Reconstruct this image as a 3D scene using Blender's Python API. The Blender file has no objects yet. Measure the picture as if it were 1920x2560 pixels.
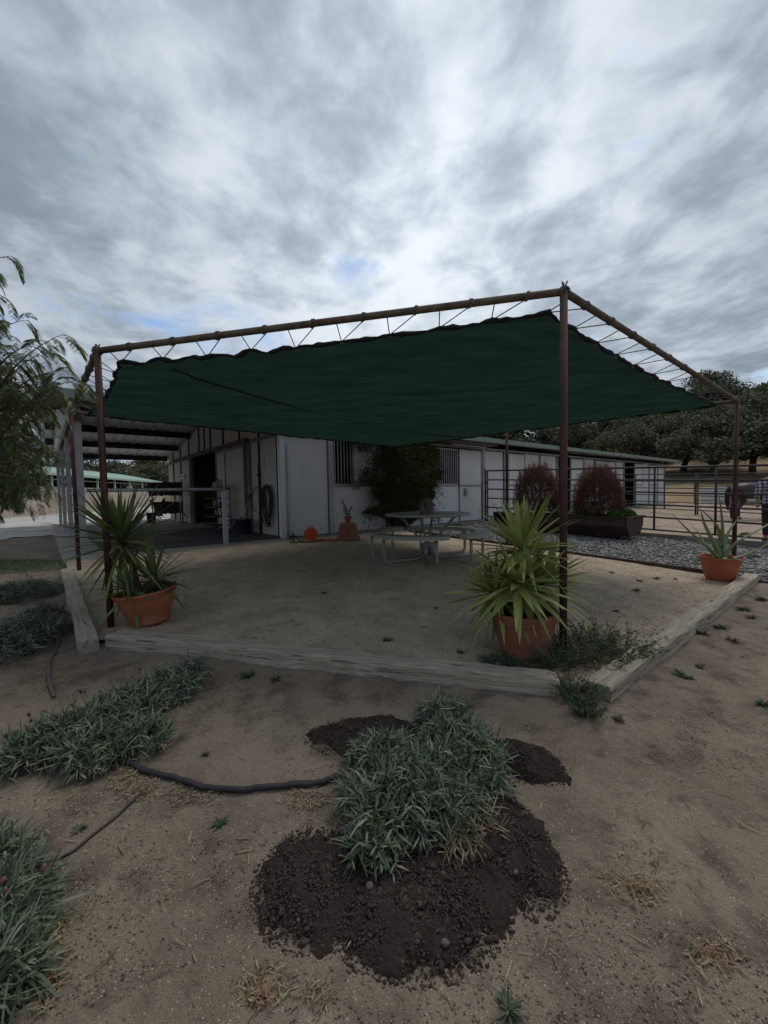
import bpy, math, random
import numpy as np
from mathutils import Vector, Matrix
random.seed(7); rng = np.random.default_rng(11)
scene = bpy.context.scene
COL = scene.collection
R = math.radians
# ------------------------------------------------------------------ camera
FPX = 1028.5; PITCH = 0.0462; ROLL = -0.01866; CAMH = 1.3
_F = Vector((0, math.cos(PITCH), -math.sin(PITCH))); _r0 = Vector((1, 0, 0)); _u0 = _r0.cross(_F)
_c, _s = math.cos(ROLL), math.sin(ROLL)
_r = _r0*_c + _u0*_s; _u = -_r0*_s + _u0*_c
cam = bpy.data.cameras.new('camera'); camo = bpy.data.objects.new('camera', cam); COL.objects.link(camo)
cam.sensor_fit = 'HORIZONTAL'; cam.sensor_width = 36; cam.lens = 36*FPX/1920
cam.clip_start = 0.05; cam.clip_end = 3000
M = Matrix((_r, _u, -_F)).transposed().to_4x4(); M.translation = Vector((0, 0, CAMH)); camo.matrix_world = M
scene.camera = camo
# ------------------------------------------------------------------ sky and sun
SUN_EL, SUN_AZ = R(60), R(35)          # azimuth measured clockwise from +Y
sund = Vector((math.sin(SUN_AZ)*math.cos(SUN_EL), math.cos(SUN_AZ)*math.cos(SUN_EL), math.sin(SUN_EL)))
w = bpy.data.worlds.new('World'); scene.world = w; w.use_nodes = True
nt = w.node_tree; N = nt.nodes; L = nt.links
for n in list(N): N.remove(n)
def nd(t, **k):
    n = N.new(t)
    for a, b in k.items(): setattr(n, a, b)
    return n
def mth(op, a, b=None, c=None, clamp=False):
    n = nd('ShaderNodeMath', operation=op, use_clamp=clamp)
    for i, x in enumerate((a, b, c)):
        if x is None: continue
        if isinstance(x, (int, float)): n.inputs[i].default_value = x
        else: L.new(x, n.inputs[i])
    return n.outputs[0]
def mixc(f, a, b):
    n = nd('ShaderNodeMix', data_type='RGBA')
    for i, x in ((0, f), (6, a), (7, b)):
        if isinstance(x, (int, float, tuple)): n.inputs[i].default_value = x
        else: L.new(x, n.inputs[i])
    return n.outputs[2]
tc = nd('ShaderNodeTexCoord'); sep = nd('ShaderNodeSeparateXYZ'); L.new(tc.outputs['Generated'], sep.inputs[0])
dx, dy, dz = sep.outputs
zc = mth('MAXIMUM', mth('ADD', dz, 0.10), 0.03)
cu = mth('DIVIDE', dx, zc); cv = mth('DIVIDE', dy, zc)
def cloud(su, sv, scale, detail, rough, dist, off, turn=0.0):
    ru = mth('ADD', mth('MULTIPLY', cu, math.cos(turn)), mth('MULTIPLY', cv, math.sin(turn)))
    rv = mth('SUBTRACT', mth('MULTIPLY', cv, math.cos(turn)), mth('MULTIPLY', cu, math.sin(turn)))
    cb = nd('ShaderNodeCombineXYZ'); L.new(mth('MULTIPLY', ru, su), cb.inputs[0]); L.new(mth('MULTIPLY', rv, sv), cb.inputs[1]); cb.inputs[2].default_value = off
    n = nd('ShaderNodeTexNoise'); L.new(cb.outputs[0], n.inputs['Vector'])
    n.inputs['Scale'].default_value = scale; n.inputs['Detail'].default_value = detail; n.inputs['Roughness'].default_value = rough; n.inputs['Distortion'].default_value = dist
    return n.outputs[0]
c1 = cloud(1.0, 0.50, 1.6, 4, 0.5, 0.1, 3.1, 0.10)
c2 = cloud(1.0, 0.90, 4.6, 8, 0.57, 0.22, 8.4, 0.12)
c3 = cloud(1.0, 0.80, 1.35, 7, 0.60, 0.4, 14.6, 0.1)
sdn = nd('ShaderNodeVectorMath', operation='DOT_PRODUCT'); L.new(tc.outputs['Generated'], sdn.inputs[0]); sdn.inputs[1].default_value = Vector((0.09, 0.82, 0.56)).normalized()   # thinnest, brightest part of the cloud cover
sdot = mth('MAXIMUM', sdn.outputs['Value'], 0.0)
glow = mth('POWER', sdot, 7.0)
shape = mth('ADD', mth('MULTIPLY', c1, 0.48), mth('MULTIPLY', c2, 0.52))
ramp = nd('ShaderNodeMapRange'); ramp.inputs['From Min'].default_value = 0.37; ramp.inputs['From Max'].default_value = 0.62; L.new(shape, ramp.inputs['Value'])
ramp.interpolation_type = 'SMOOTHSTEP'
dens = ramp.outputs[0]
lum = mth('ADD', mth('MULTIPLY', dens, 2.6), 3.05)
lum = mth('MULTIPLY', lum, mth('ADD', 0.66, mth('MULTIPLY', glow, 0.50)))
ccol = mixc(mth('ADD', mth('MULTIPLY', dens, 0.7), mth('MULTIPLY', glow, 0.3), None, True), (0.72, 0.875, 1.08, 1), (0.91, 0.98, 1.045, 1))
vm = nd('ShaderNodeVectorMath', operation='SCALE'); L.new(ccol, vm.inputs[0]); L.new(lum, vm.inputs['Scale'])
sky = nd('ShaderNodeTexSky', sky_type='NISHITA'); sky.sun_disc = False; sky.sun_elevation = SUN_EL; sky.sun_rotation = SUN_AZ; sky.dust_density = 0.6
gap = nd('ShaderNodeMapRange'); gap.inputs['From Min'].default_value = 0.56; gap.inputs['From Max'].default_value = 0.66; gsum = mth('ADD', mth('MULTIPLY', c3, 0.75), mth('MULTIPLY', c2, 0.25))
for gd, ga_, gp_ in (((-0.47, 0.70, 0.53), 0.075, 70.0), ((-0.03, 0.89, 0.455), 0.19, 300.0), ((-0.30, 0.86, 0.38), 0.035, 120.0)):   # parts of the sky where the cover is thinner
    gdn = nd('ShaderNodeVectorMath', operation='DOT_PRODUCT'); L.new(tc.outputs['Generated'], gdn.inputs[0]); gdn.inputs[1].default_value = Vector(gd).normalized()
    gsum = mth('ADD', gsum, mth('MULTIPLY', mth('POWER', mth('MAXIMUM', gdn.outputs['Value'], 0.0), gp_), ga_))
L.new(gsum, gap.inputs['Value'])
skys = nd('ShaderNodeVectorMath', operation='SCALE'); L.new(sky.outputs[0], skys.inputs[0]); skys.inputs['Scale'].default_value = 1.0
skyc = mixc(gap.outputs[0], vm.outputs[0], skys.outputs[0])
bg = nd('ShaderNodeBackground'); bg.inputs[1].default_value = 0.10; L.new(skyc, bg.inputs[0])
ow = nd('ShaderNodeOutputWorld'); L.new(bg.outputs[0], ow.inputs[0])
sun = bpy.data.lights.new('sun', 'SUN'); sun.energy = 1.1; sun.angle = R(28); sun.color = (1, 0.93, 0.83)
suno = bpy.data.objects.new('sun', sun); COL.objects.link(suno); suno.rotation_euler = (-sund).to_track_quat('-Z', 'Y').to_euler()
vs = scene.view_settings; vs.view_transform = 'Standard'; vs.look = 'None'; vs.exposure = 0.6; vs.gamma = 1
# ------------------------------------------------------------------ frame of the site
TH = 0.69317; O2 = Vector((-2.271, 9.414)); E1 = Vector((math.cos(TH), math.sin(TH))); E2 = Vector((-math.sin(TH), math.cos(TH)))
def uv2w(u, v, z=0): p = O2 + E1*u + E2*v; return Vector((p.x, p.y, z))
def w2uv(x, y): d = Vector((x, y)) - O2; return d.dot(E1), d.dot(E2)
def zg(v): return float(np.interp(v, [-8.2, -7, -5, -1, 0], [0, .04, .12, .26, .3]))
def zgn(x, y): return np.interp((x-O2.x)*E2.x + (y-O2.y)*E2.y, [-8.2, -7, -5, -1, 0], [0, .04, .12, .26, .3])
def zxy(x, y): return zg(w2uv(x, y)[1])
def raydir(px, py): return _F*FPX + _r*(px-960) - _u*(py-1280)
def P(px, py, dz=0.0):                      # where a line of sight meets the ground
    d = raydir(px, py); z = 0
    for _ in range(25):
        q = d*((z-CAMH)/d.z); z = .5*z + .5*(zxy(q.x, q.y)+dz)
    return Vector((q.x, q.y, z))
def AT(px, py, Y): d = raydir(px, py); return Vector((0, 0, CAMH)) + d*(Y/d.y)
# ------------------------------------------------------------------ noise
def vnoise(x, y, seed=0):
    xi = np.floor(x).astype(np.int64); yi = np.floor(y).astype(np.int64); fx = x-xi; fy = y-yi
    fx = fx*fx*(3-2*fx); fy = fy*fy*(3-2*fy)
    def h(a, b):
        n = (a*374761393 + b*668265263 + seed*974634777) & 0xffffffff
        n = ((n ^ (n >> 13))*1274126177) & 0xffffffff
        return ((n ^ (n >> 16)) & 0xffff)/65535.0
    return (h(xi, yi)*(1-fx)+h(xi+1, yi)*fx)*(1-fy) + (h(xi, yi+1)*(1-fx)+h(xi+1, yi+1)*fx)*fy
def fbm(x, y, o=4, seed=0, g=.5):
    s = 0; a = 1; t = 0
    for i in range(o): s = s + a*vnoise(x*2**i, y*2**i, seed+i); t += a; a *= g
    return s/t - .5
# ------------------------------------------------------------------ materials
def mat(name, c1, c2=None, scale=8, rough=.8, bump=0.0, bscale=None, metal=0, detail=6, stretch=(1, 1, 1), lo=.35, hi=.65, c3=None, s3=1.0, t3=(.55, .7), spec=.3, trans=0, coord='Object', isl=False, bdist=.02):
    m = bpy.data.materials.new(name); m.use_nodes = True; n = m.node_tree.nodes; l = m.node_tree.links
    b = n['Principled BSDF']; b.inputs['Roughness'].default_value = rough; b.inputs['Metallic'].default_value = metal
    b.inputs['Specular IOR Level'].default_value = spec
    t = n.new('ShaderNodeTexCoord'); mp = n.new('ShaderNodeMapping'); mp.inputs['Scale'].default_value = stretch; l.new(t.outputs[coord], mp.inputs[0])
    def noise(s, d=detail):
        x = n.new('ShaderNodeTexNoise'); x.inputs['Scale'].default_value = s; x.inputs['Detail'].default_value = d; x.inputs['Roughness'].default_value = .6; l.new(mp.outputs[0], x.inputs['Vector']); return x.outputs[0]
    def rmp(src, a, bb):
        r = n.new('ShaderNodeMapRange'); r.inputs['From Min'].default_value = a; r.inputs['From Max'].default_value = bb; l.new(src, r.inputs['Value']); return r.outputs[0]
    def mx(f, a, bb):
        x = n.new('ShaderNodeMix'); x.data_type = 'RGBA'; l.new(f, x.inputs[0])
        for i, q in ((6, a), (7, bb)):
            if isinstance(q, tuple): x.inputs[i].default_value = (*q[:3], 1)
            else: l.new(q, x.inputs[i])
        return x.outputs[2]
    col = None
    if c2 is None: c2 = tuple(x*.75 for x in c1)
    if isl:
        g = n.new('ShaderNodeNewGeometry'); col = mx(g.outputs['Random Per Island'], c1, c2)
    else: col = mx(rmp(noise(scale), lo, hi), c1, c2)
    if c3: col = mx(rmp(noise(s3), *t3), col, c3)
    l.new(col, b.inputs['Base Color'])
    if bump:
        bp = n.new('ShaderNodeBump'); bp.inputs['Strength'].default_value = bump; bp.inputs['Distance'].default_value = bdist
        l.new(noise(bscale or scale*3, 8), bp.inputs['Height']); l.new(bp.outputs[0], b.inputs['Normal'])
    if trans:
        tr = n.new('ShaderNodeBsdfTranslucent'); l.new(col, tr.inputs[0]); ms = n.new('ShaderNodeMixShader'); ms.inputs[0].default_value = trans
        l.new(b.outputs[0], ms.inputs[1]); l.new(tr.outputs[0], ms.inputs[2]); l.new(ms.outputs[0], n['Material Output'].inputs[0])
    return m
def speck(m, items):
    """grains: (scale, amount 0..1, colour) laid over the base colour as small cells"""
    n = m.node_tree.nodes; l = m.node_tree.links; b = n['Principled BSDF']; src = b.inputs['Base Color'].links[0].from_socket
    t = n.new('ShaderNodeTexCoord')
    for sc, am, col in items:
        v = n.new('ShaderNodeTexVoronoi'); v.inputs['Scale'].default_value = sc; v.inputs['Randomness'].default_value = 1; l.new(t.outputs['Object'], v.inputs['Vector'])
        sp = n.new('ShaderNodeSeparateColor'); l.new(v.outputs['Color'], sp.inputs[0])
        c1 = n.new('ShaderNodeMath'); c1.operation = 'LESS_THAN'; l.new(sp.outputs[0], c1.inputs[0]); c1.inputs[1].default_value = am
        c2 = n.new('ShaderNodeMath'); c2.operation = 'LESS_THAN'; l.new(v.outputs['Distance'], c2.inputs[0]); c2.inputs[1].default_value = .38
        c3 = n.new('ShaderNodeMath'); c3.operation = 'MULTIPLY'; l.new(c1.outputs[0], c3.inputs[0]); l.new(c2.outputs[0], c3.inputs[1])
        x = n.new('ShaderNodeMix'); x.data_type = 'RGBA'; l.new(c3.outputs[0], x.inputs[0]); l.new(src, x.inputs[6]); x.inputs[7].default_value = (*col, 1); src = x.outputs[2]
    l.new(src, b.inputs['Base Color'])
# ------------------------------------------------------------------ mesh helpers
class MB:
    def __init__(s): s.v = []; s.f = []
    def add(s, vs, fs):
        o = len(s.v); s.v += [tuple(p) for p in vs]; s.f += [tuple(i+o for i in f) for f in fs]; return s
    def box(s, x0, y0, z0, x1, y1, z1):
        v = [(x0, y0, z0), (x1, y0, z0), (x1, y1, z0), (x0, y1, z0), (x0, y0, z1), (x1, y0, z1), (x1, y1, z1), (x0, y1, z1)]
        return s.add(v, [(0, 3, 2, 1), (4, 5, 6, 7), (0, 1, 5, 4), (1, 2, 6, 5), (2, 3, 7, 6), (3, 0, 4, 7)])
    def obox(s, a, b, w, h, up=(0, 0, 1)):      # bar from a to b
        a = Vector(a); b = Vector(b); d = (b-a).normalized(); u = Vector(up)
        sd = d.cross(u).normalized()*w/2; u = sd.cross(d).normalized()*h/2
        v = [a-sd-u, a+sd-u, a+sd+u, a-sd+u, b-sd-u, b+sd-u, b+sd+u, b-sd+u]
        return s.add(v, [(0, 1, 2, 3), (7, 6, 5, 4), (0, 4, 5, 1), (1, 5, 6, 2), (2, 6, 7, 3), (3, 7, 4, 0)])
    def tube(s, pts, r, n=8, cap=True):
        pts = [Vector(p) for p in pts]; k = len(pts); rs = r if isinstance(r, (list, tuple)) else [r]*k
        vs = []; up = Vector((0.13, 0.21, 1)).normalized(); prev = None
        for i, p in enumerate(pts):
            d = (pts[min(i+1, k-1)]-pts[max(i-1, 0)])
            d = d.normalized() if d.length > 1e-9 else Vector((0, 0, 1))
            if prev is None: x = d.cross(up if abs(d.dot(up)) < .95 else Vector((1, 0, 0))).normalized()
            else: x = (prev - d*prev.dot(d)).normalized()
            prev = x; y = d.cross(x)
            vs += [p+(x*math.cos(2*math.pi*j/n)+y*math.sin(2*math.pi*j/n))*rs[i] for j in range(n)]
        fs = [(i*n+j, i*n+(j+1) % n, (i+1)*n+(j+1) % n, (i+1)*n+j) for i in range(k-1) for j in range(n)]
        if cap: fs += [tuple(range(n))[::-1], tuple(range((k-1)*n, k*n))]
        return s.add(vs, fs)
    def lathe(s, prof, n=32, c=(0, 0, 0), wob=0):
        vs = [(c[0]+r*math.cos(2*math.pi*j/n), c[1]+r*math.sin(2*math.pi*j/n), c[2]+z) for r, z in prof for j in range(n)]
        k = len(prof)
        return s.add(vs, [(i*n+j, i*n+(j+1) % n, (i+1)*n+(j+1) % n, (i+1)*n+j) for i in range(k-1) for j in range(n)])
    def build(s, name, m, parent=None, smooth=False, loc=None):
        me = bpy.data.meshes.new(name); me.from_pydata(s.v, [], s.f); me.update()
        return link(name, me, m, parent, smooth, loc)
def link(name, me, m, parent=None, smooth=False, loc=None):
    o = bpy.data.objects.new(name, me); COL.objects.link(o)
    if m: me.materials.append(m)
    if smooth: me.polygons.foreach_set('use_smooth', [True]*len(me.polygons))
    if parent: o.parent = parent
    if loc is not None: o.location = loc
    return o
def npmesh(name, V, F, m, parent=None, smooth=False):
    me = bpy.data.meshes.new(name); k = F.shape[1]
    me.vertices.add(len(V)); me.vertices.foreach_set('co', np.ascontiguousarray(V, dtype=np.float32).ravel())
    me.loops.add(F.size); me.loops.foreach_set('vertex_index', np.ascontiguousarray(F, dtype=np.int32).ravel())
    me.polygons.add(len(F)); me.polygons.foreach_set('loop_start', np.arange(0, F.size, k, dtype=np.int32)); me.polygons.foreach_set('loop_total', np.full(len(F), k, dtype=np.int32))
    me.update(calc_edges=True); me.validate()
    return link(name, me, m, parent, smooth)
def thing(name, loc, label, cat, group=None, rz=0):
    o = bpy.data.objects.new(name, None); o.empty_display_size = .1; COL.objects.link(o); o.location = loc; o.rotation_euler = (0, 0, rz)
    return tag(o, label, cat, group)
def tag(o, label=None, cat=None, group=None, kind=None):
    for k, v in (('label', label), ('category', cat), ('group', group), ('kind', kind)):
        if v: o[k] = v
    return o
def copy_tree(o, parent=None):
    c = o.copy(); COL.objects.link(c)
    if parent: c.parent = parent
    for ch in list(o.children): copy_tree(ch, c)
    return c
def joinnp(parts):
    V = []; F = []; o = 0
    for v, f in parts: V.append(v); F.append(f+o); o += len(v)
    return np.concatenate(V), np.concatenate(F)
def unit(a): return a/np.maximum(np.linalg.norm(a, axis=1, keepdims=True), 1e-9)
def blades(base, d, Ln, W, seg=4, droop=.2, fold=0.0, prof=None, roll=None, cap=None):
    """strap leaves as arrays: base (N,3), direction (N,3), length, width"""
    Nn = len(base); d = unit(d); Ln = np.broadcast_to(Ln, Nn).astype(float); W = np.broadcast_to(W, Nn).astype(float); dr = np.broadcast_to(droop, Nn).astype(float)
    up = np.array([0, 0, 1.]); side = np.cross(d, up); bad = np.linalg.norm(side, axis=1) < 1e-3; side[bad] = (1, 0, 0); side = unit(side)
    nrm = np.cross(side, d)
    if roll is not None: side, nrm = side*np.cos(roll)[:, None]+nrm*np.sin(roll)[:, None], nrm*np.cos(roll)[:, None]-side*np.sin(roll)[:, None]
    S = np.linspace(0, 1, seg+1); prof = prof or (lambda s: np.sin(np.pi*min(.08+.92*s**.75, 1))**.8*(1-s*.2))
    k = 3 if fold else 2; V = np.zeros((Nn, seg+1, k, 3))
    for i, s in enumerate(S):
        c = base + d*(Ln*s)[:, None]; c[:, 2] -= dr*Ln*s*s
        c[:, :2] -= d[:, :2]*(dr*Ln*s*s*.35)[:, None]
        hw = (W*max(prof(s), .02)/2)[:, None]
        V[:, i, 0] = c-side*hw; V[:, i, -1] = c+side*hw
        if fold: V[:, i, 1] = c-nrm*hw*fold; 
    V = V.reshape(-1, 3); per = (seg+1)*k; F = []
    for i in range(seg):
        for j in range(k-1): F.append([i*k+j, i*k+j+1, (i+1)*k+j+1, (i+1)*k+j])
    F = (np.array(F)[None]+(np.arange(Nn)*per)[:, None, None]).reshape(-1, 4)
    return V, F
def rdir(n, lo=0., hi=1.):
    a = rng.uniform(0, 2*np.pi, n); z = rng.uniform(lo, hi, n); r = np.sqrt(1-np.clip(z, -1, 1)**2)
    return np.stack([r*np.cos(a), r*np.sin(a), z], 1)
ico = None
def icos():
    t = (1+5**.5)/2
    v = np.array([(-1, t, 0), (1, t, 0), (-1, -t, 0), (1, -t, 0), (0, -1, t), (0, 1, t), (0, -1, -t), (0, 1, -t), (t, 0, -1), (t, 0, 1), (-t, 0, -1), (-t, 0, 1)], float)
    f = np.array([(0, 11, 5), (0, 5, 1), (0, 1, 7), (0, 7, 10), (0, 10, 11), (1, 5, 9), (5, 11, 4), (11, 10, 2), (10, 7, 6), (7, 1, 8), (3, 9, 4), (3, 4, 2), (3, 2, 6), (3, 6, 8), (3, 8, 9), (4, 9, 5), (2, 4, 11), (6, 2, 10), (8, 6, 7), (9, 8, 1)])
    return v/np.linalg.norm(v[0]), f
def stones(c, sx, flat=.6, jit=.25):
    v, f = icos(); n = len(c); a = rng.uniform(0, 2*np.pi, n); ca, sa = np.cos(a), np.sin(a)
    V = v[None]*(1+rng.uniform(-jit, jit, (n, 12, 1))); sx = np.broadcast_to(sx, n)
    V = V*np.stack([sx, sx*rng.uniform(.55, .95, n), sx*flat*rng.uniform(.6, 1.2, n)], 1)[:, None, :]
    X = V[..., 0]*ca[:, None]-V[..., 1]*sa[:, None]; Y = V[..., 0]*sa[:, None]+V[..., 1]*ca[:, None]
    V = np.stack([X, Y, V[..., 2]], 2)+c[:, None, :]
    return V.reshape(-1, 3), (f[None]+(np.arange(n)*12)[:, None, None]).reshape(-1, 3)
# ================================================================== THE SETTING
m_dirt = mat('dirt', (.235, .192, .148), (.155, .122, .092), 2.4, .95, .9, 55, c3=(.090, .070, .053), s3=5, t3=(.50, .66), bdist=.02, detail=10)
speck(m_dirt, [(420, .16, (.36, .31, .25)), (300, .18, (.095, .072, .052)), (170, .05, (.42, .37, .30)), (130, .045, (.09, .068, .05))])
def gz(x, y):
    r = np.hypot(x, y)
    near = np.clip(1-(r-4)/5, 0, 1)
    h = zgn(x, y) + fbm(x*1.3, y*1.3, 3, 3)*.035*np.clip(1-(r-6)/10, 0.1, 1) + (fbm(x*9, y*9, 3, 9)*.030 + fbm(x*30, y*30, 2, 5)*.009)*near
    return h
def cuts(a, b, step, lo, hi):
    c = list(np.arange(a, b, step)); x = a; s = step; l = []
    while x > lo: s *= 1.16; x -= s; l.append(x)
    x = c[-1]; s = step; rr = []
    while x < hi: s *= 1.16; x += s; rr.append(x)
    return np.array(l[::-1]+c+rr)
def sheet(name, xs, ys, zf, m, keep=None, smooth=True, tf=None):
    X, Y = np.meshgrid(xs, ys); nx, ny = len(xs), len(ys); X = X.ravel(); Y = Y.ravel()
    if tf: X, Y = tf(X, Y)
    Z = zf(X, Y); I = np.arange(nx*ny).reshape(ny, nx)
    F = np.stack([I[:-1, :-1], I[:-1, 1:], I[1:, 1:], I[1:, :-1]], 2).reshape(-1, 4)
    if keep is not None:
        k = keep(X, Y); F = F[k[F].all(1)]
    return npmesh(name, np.stack([X, Y, Z], 1), F, m, None, smooth)
def uvtf(U, V): return O2.x+E1.x*U+E2.x*V, O2.y+E1.y*U+E2.y*V
def inuv(x, y): return (x-O2.x)*E1.x+(y-O2.y)*E1.y, (x-O2.x)*E2.x+(y-O2.y)*E2.y
ga = (-3.92, -4.82); gb = (-1.86, -7.46)           # ends of the front timber, (u, v)
def edge_side(u, v): return (gb[0]-ga[0])*(v-ga[1])-(gb[1]-ga[1])*(u-ga[0])
def in_patio(u, v, e=0.0): return (u > -4.05+e) & (u < 3.0-e) & (v > -7.6+e) & (v < -.45) & (edge_side(u, v) > e*3.3)
def ground_z(x, y):
    u, v = inuv(x, y); z = gz(x, y)
    return np.where(in_patio(u, v, .30) | ((u > -3.2) & (u < 25) & (v > .2) & (v < 11)), z-.08, z)
g = sheet('ground', cuts(-3.2, 4.0, .024, -900, 900), cuts(.45, 5.2, .024, -40, 1500), ground_z, m_dirt); tag(g, kind='structure')
m_dg = mat('decomposed_granite', (.49, .405, .31), (.33, .265, .20), 3.2, .95, 1.0, 60, c3=(.15, .115, .085), s3=12, t3=(.57, .72), bdist=.02, detail=10)
speck(m_dg, [(190, .35, (.52, .43, .33)), (150, .30, (.17, .12, .085)), (90, .10, (.50, .42, .33))])
def patio_z(x, y): return gz(x, y)+.035+fbm(x*14, y*14, 2, 21)*.008
pt = sheet('patio_gravel', np.arange(-4.06, 3.04, .035), np.arange(-7.62, -.4, .035), patio_z, m_dg, lambda x, y: in_patio(*inuv(x, y), .02), tf=uvtf); tag(pt, kind='structure')
m_pad = mat('paddock_dirt', (.36, .285, .22), (.24, .180, .135), 1.1, .95, .5, 25, c3=(.12, .09, .07), s3=5, t3=(.58, .66))
pd = sheet('paddock_sand', np.arange(6.6, 34, .2), np.arange(-30, -.3, .25), lambda x, y: zgn(x, y)+.02+fbm(x*2, y*2, 3, 31)*.07, m_pad, tf=uvtf); tag(pd, kind='structure')
m_yard = mat('pale_gravel', (.46, .46, .45), (.36, .35, .33), 3, .95, .5, 40, c3=(.27, .22, .17), s3=.5, t3=(.52, .68))
def yz(x, y): return zgn(x, y)+.02+fbm(x*3, y*3, 2, 41)*.02
yd = sheet('gravel_yard', np.concatenate([np.arange(-34, -16, .5), np.arange(-16, -4.0, .12), np.arange(-4, 9, .5)]), np.concatenate([np.arange(4, 16, .12), np.arange(16, 70, .6)]), yz, m_yard, lambda x, y: ((lambda u, v: ((u < -4.0) & (v > 6.2+fbm(u*.35, v*.35, 2, 4)*4+fbm(u*4, v*4, 3, 6)*2.6)) | ((v > 11.6)))(*inuv(x, y))), tf=uvtf); tag(yd, kind='structure')
# hill
m_hill = mat('dry_grass', (.30, .22, .12), (.20, .145, .085), .35, .95, .6, 3, c3=(.10, .095, .05), s3=.12, t3=(.5, .62))
def hz(az, r):
    A = np.interp(np.degrees(az), [-80, -45, -20, 0, 20, 40, 60, 85], [7, 5, 6, 12, 15, 17, 15, 12])
    s = np.clip((r-30)/110, 0, 1); return -.4 + A*(s*s*(3-2*s)*.55+s*.45) + fbm(r*.05+az*3, az*9+5, 3, 51)*3*s + np.clip((r-30)/10, 0, 1)*.5
azs = np.radians(np.arange(-88, 89, .7)); rs = np.concatenate([np.arange(30, 90, 1.5), np.arange(90, 420, 9)])
AZ, RR = np.meshgrid(azs, rs); Z = hz(AZ, np.where(AZ < R(-17), np.maximum(RR-34, 25), RR)); I = np.arange(AZ.size).reshape(AZ.shape)
F = np.stack([I[:-1, :-1], I[1:, :-1], I[1:, 1:], I[:-1, 1:]], 2).reshape(-1, 4)
hl = npmesh('hill', np.stack([(np.sin(AZ)*RR).ravel(), (np.cos(AZ)*RR).ravel(), Z.ravel()], 1), F, m_hill, None, True); tag(hl, kind='structure')
def hillz(x, y):
    r = math.hypot(x, y); az = math.atan2(x, y)
    return float(hz(np.array(az), np.array(max(r-34, 25) if az < R(-17) else r)))
# concrete slab of the breezeway
m_conc = mat('concrete', (.34, .32, .29), (.24, .22, .20), 2.2, .9, .25, 30, c3=(.15, .13, .11), s3=1.4, t3=(.55, .7))
def setuv(o): o.location = (O2.x, O2.y, .3); o.rotation_euler = (0, 0, TH); return o
b = MB(); b.box(-4.05, -.62, -.3, -.01, 11.4, .015); b.box(-.01, -.34, -.3, 26.1, 11.0, .01)
tag(setuv(b.build('concrete_slab', m_conc)), kind='structure')
# river stone bed
m_bed = mat('stone_bed_soil', (.16, .15, .14), (.10, .095, .085), 6, .95, .5, 40)
bd = sheet('stone_bed', np.arange(3.02, 6.75, .15), np.arange(-9.4, -.35, .15), lambda x, y: zgn(x, y)+.03+fbm(x*2, y*2, 2, 61)*.03, m_bed, tf=uvtf); tag(bd, kind='structure')
m_stone = mat('river_stone', (.31, .305, .295), (.075, .075, .08), isl=True, rough=.75, spec=.3)
n = 14500; U = rng.uniform(3.1, 6.7, n); V = rng.uniform(-9.3, -.5, n); keep = rng.uniform(0, 1, n) < np.clip((fbm(U*1.1, V*1.1, 3, 71)+.95), .35, 1); U, V = U[keep], V[keep]
x, y = uvtf(U, V); n = len(x); c = np.stack([x, y, zgn(x, y)+.045+fbm(x*2, y*2, 2, 61)*.03], 1)
tag(npmesh('river_stones', *stones(c, rng.uniform(.014, .046, n)*rng.uniform(.7, 1.1, n), .55), m_stone), 'grey and white rounded river stones covering the bed beside the steel planter', 'river stones', kind='stuff')
# ================================================================== TIMBERS
m_timb = mat('weathered_wood', (.62, .55, .44), (.41, .35, .275), 3.5, .9, 1.0, 14, c3=(.10, .078, .06), s3=6, t3=(.58, .66), stretch=(.5, 8, 8), bdist=.04, detail=9)
def timber(name, a, b, w, h, label, cat, m, sink=.06, dz=0.0, group=None, wear=.012, top=None):
    """a, b: centre line ends in (u, v); top follows the ground"""
    A = uv2w(*a); B = uv2w(*b); A.z = zg(a[1])+h+dz; B.z = zg(b[1])+h+dz
    d = B-A; Ln = d.length; k = max(8, int(Ln/.05)); H = h+sink; V = []; F = []
    prof = [(-.5, -1), (-.5, -.06), (-.44, 0), (-.2, 0.0), (.15, 0), (.44, 0), (.5, -.06), (.5, -1)]
    sd = random.randint(0, 99)
    for i in range(k+1):
        t = i/k; x = t*Ln; ez = (min(t, 1-t)*Ln < .03)*.012
        for j, (py, pz) in enumerate(prof):
            n1 = float(fbm(np.array(x*4.+j*7), np.array(j*3.3+.1), 3, sd)); n2 = float(fbm(np.array(x*11.), np.array(j*1.7), 3, sd+5))
            V.append((x, py*w+n1*wear*1.2, pz*H+(n1*wear+n2*wear*.9-ez if pz > -.9 else 0)))
    q = len(prof)
    for i in range(k):
        for j in range(q-1): F.append((i*q+j, i*q+j+1, (i+1)*q+j+1, (i+1)*q+j)[::-1])
    F.append(tuple(range(q))); F.append(tuple(range(k*q, k*q+q))[::-1])
    mb = MB(); mb.v = V; mb.f = F; o = mb.build(name, m, None, True); o.location = A
    o.rotation_euler = Vector(d).to_track_quat('X', 'Z').to_euler()
    try: o.data.set_sharp_from_angle(angle=R(40))
    except Exception: pass
    return tag(o, label, cat, group)
ln = Vector((gb[0]-ga[0], gb[1]-ga[1])).normalized(); nin = Vector((-ln.y, ln.x))
timber('landscape_timber', (-4.04, -4.84), (-4.04, -1.5), .13, .10, 'weathered grey square timber running back along the left side of the patio', 'timber', m_timb, group='landscape timbers around the patio')
timber('landscape_timber', (ga[0]+nin.x*.06, ga[1]+nin.y*.06), (gb[0]+nin.x*.06, gb[1]+nin.y*.06), .145, .105, 'long weathered grey timber across the front of the patio, in front of the yucca pots', 'timber', m_timb, group='landscape timbers around the patio')
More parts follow.
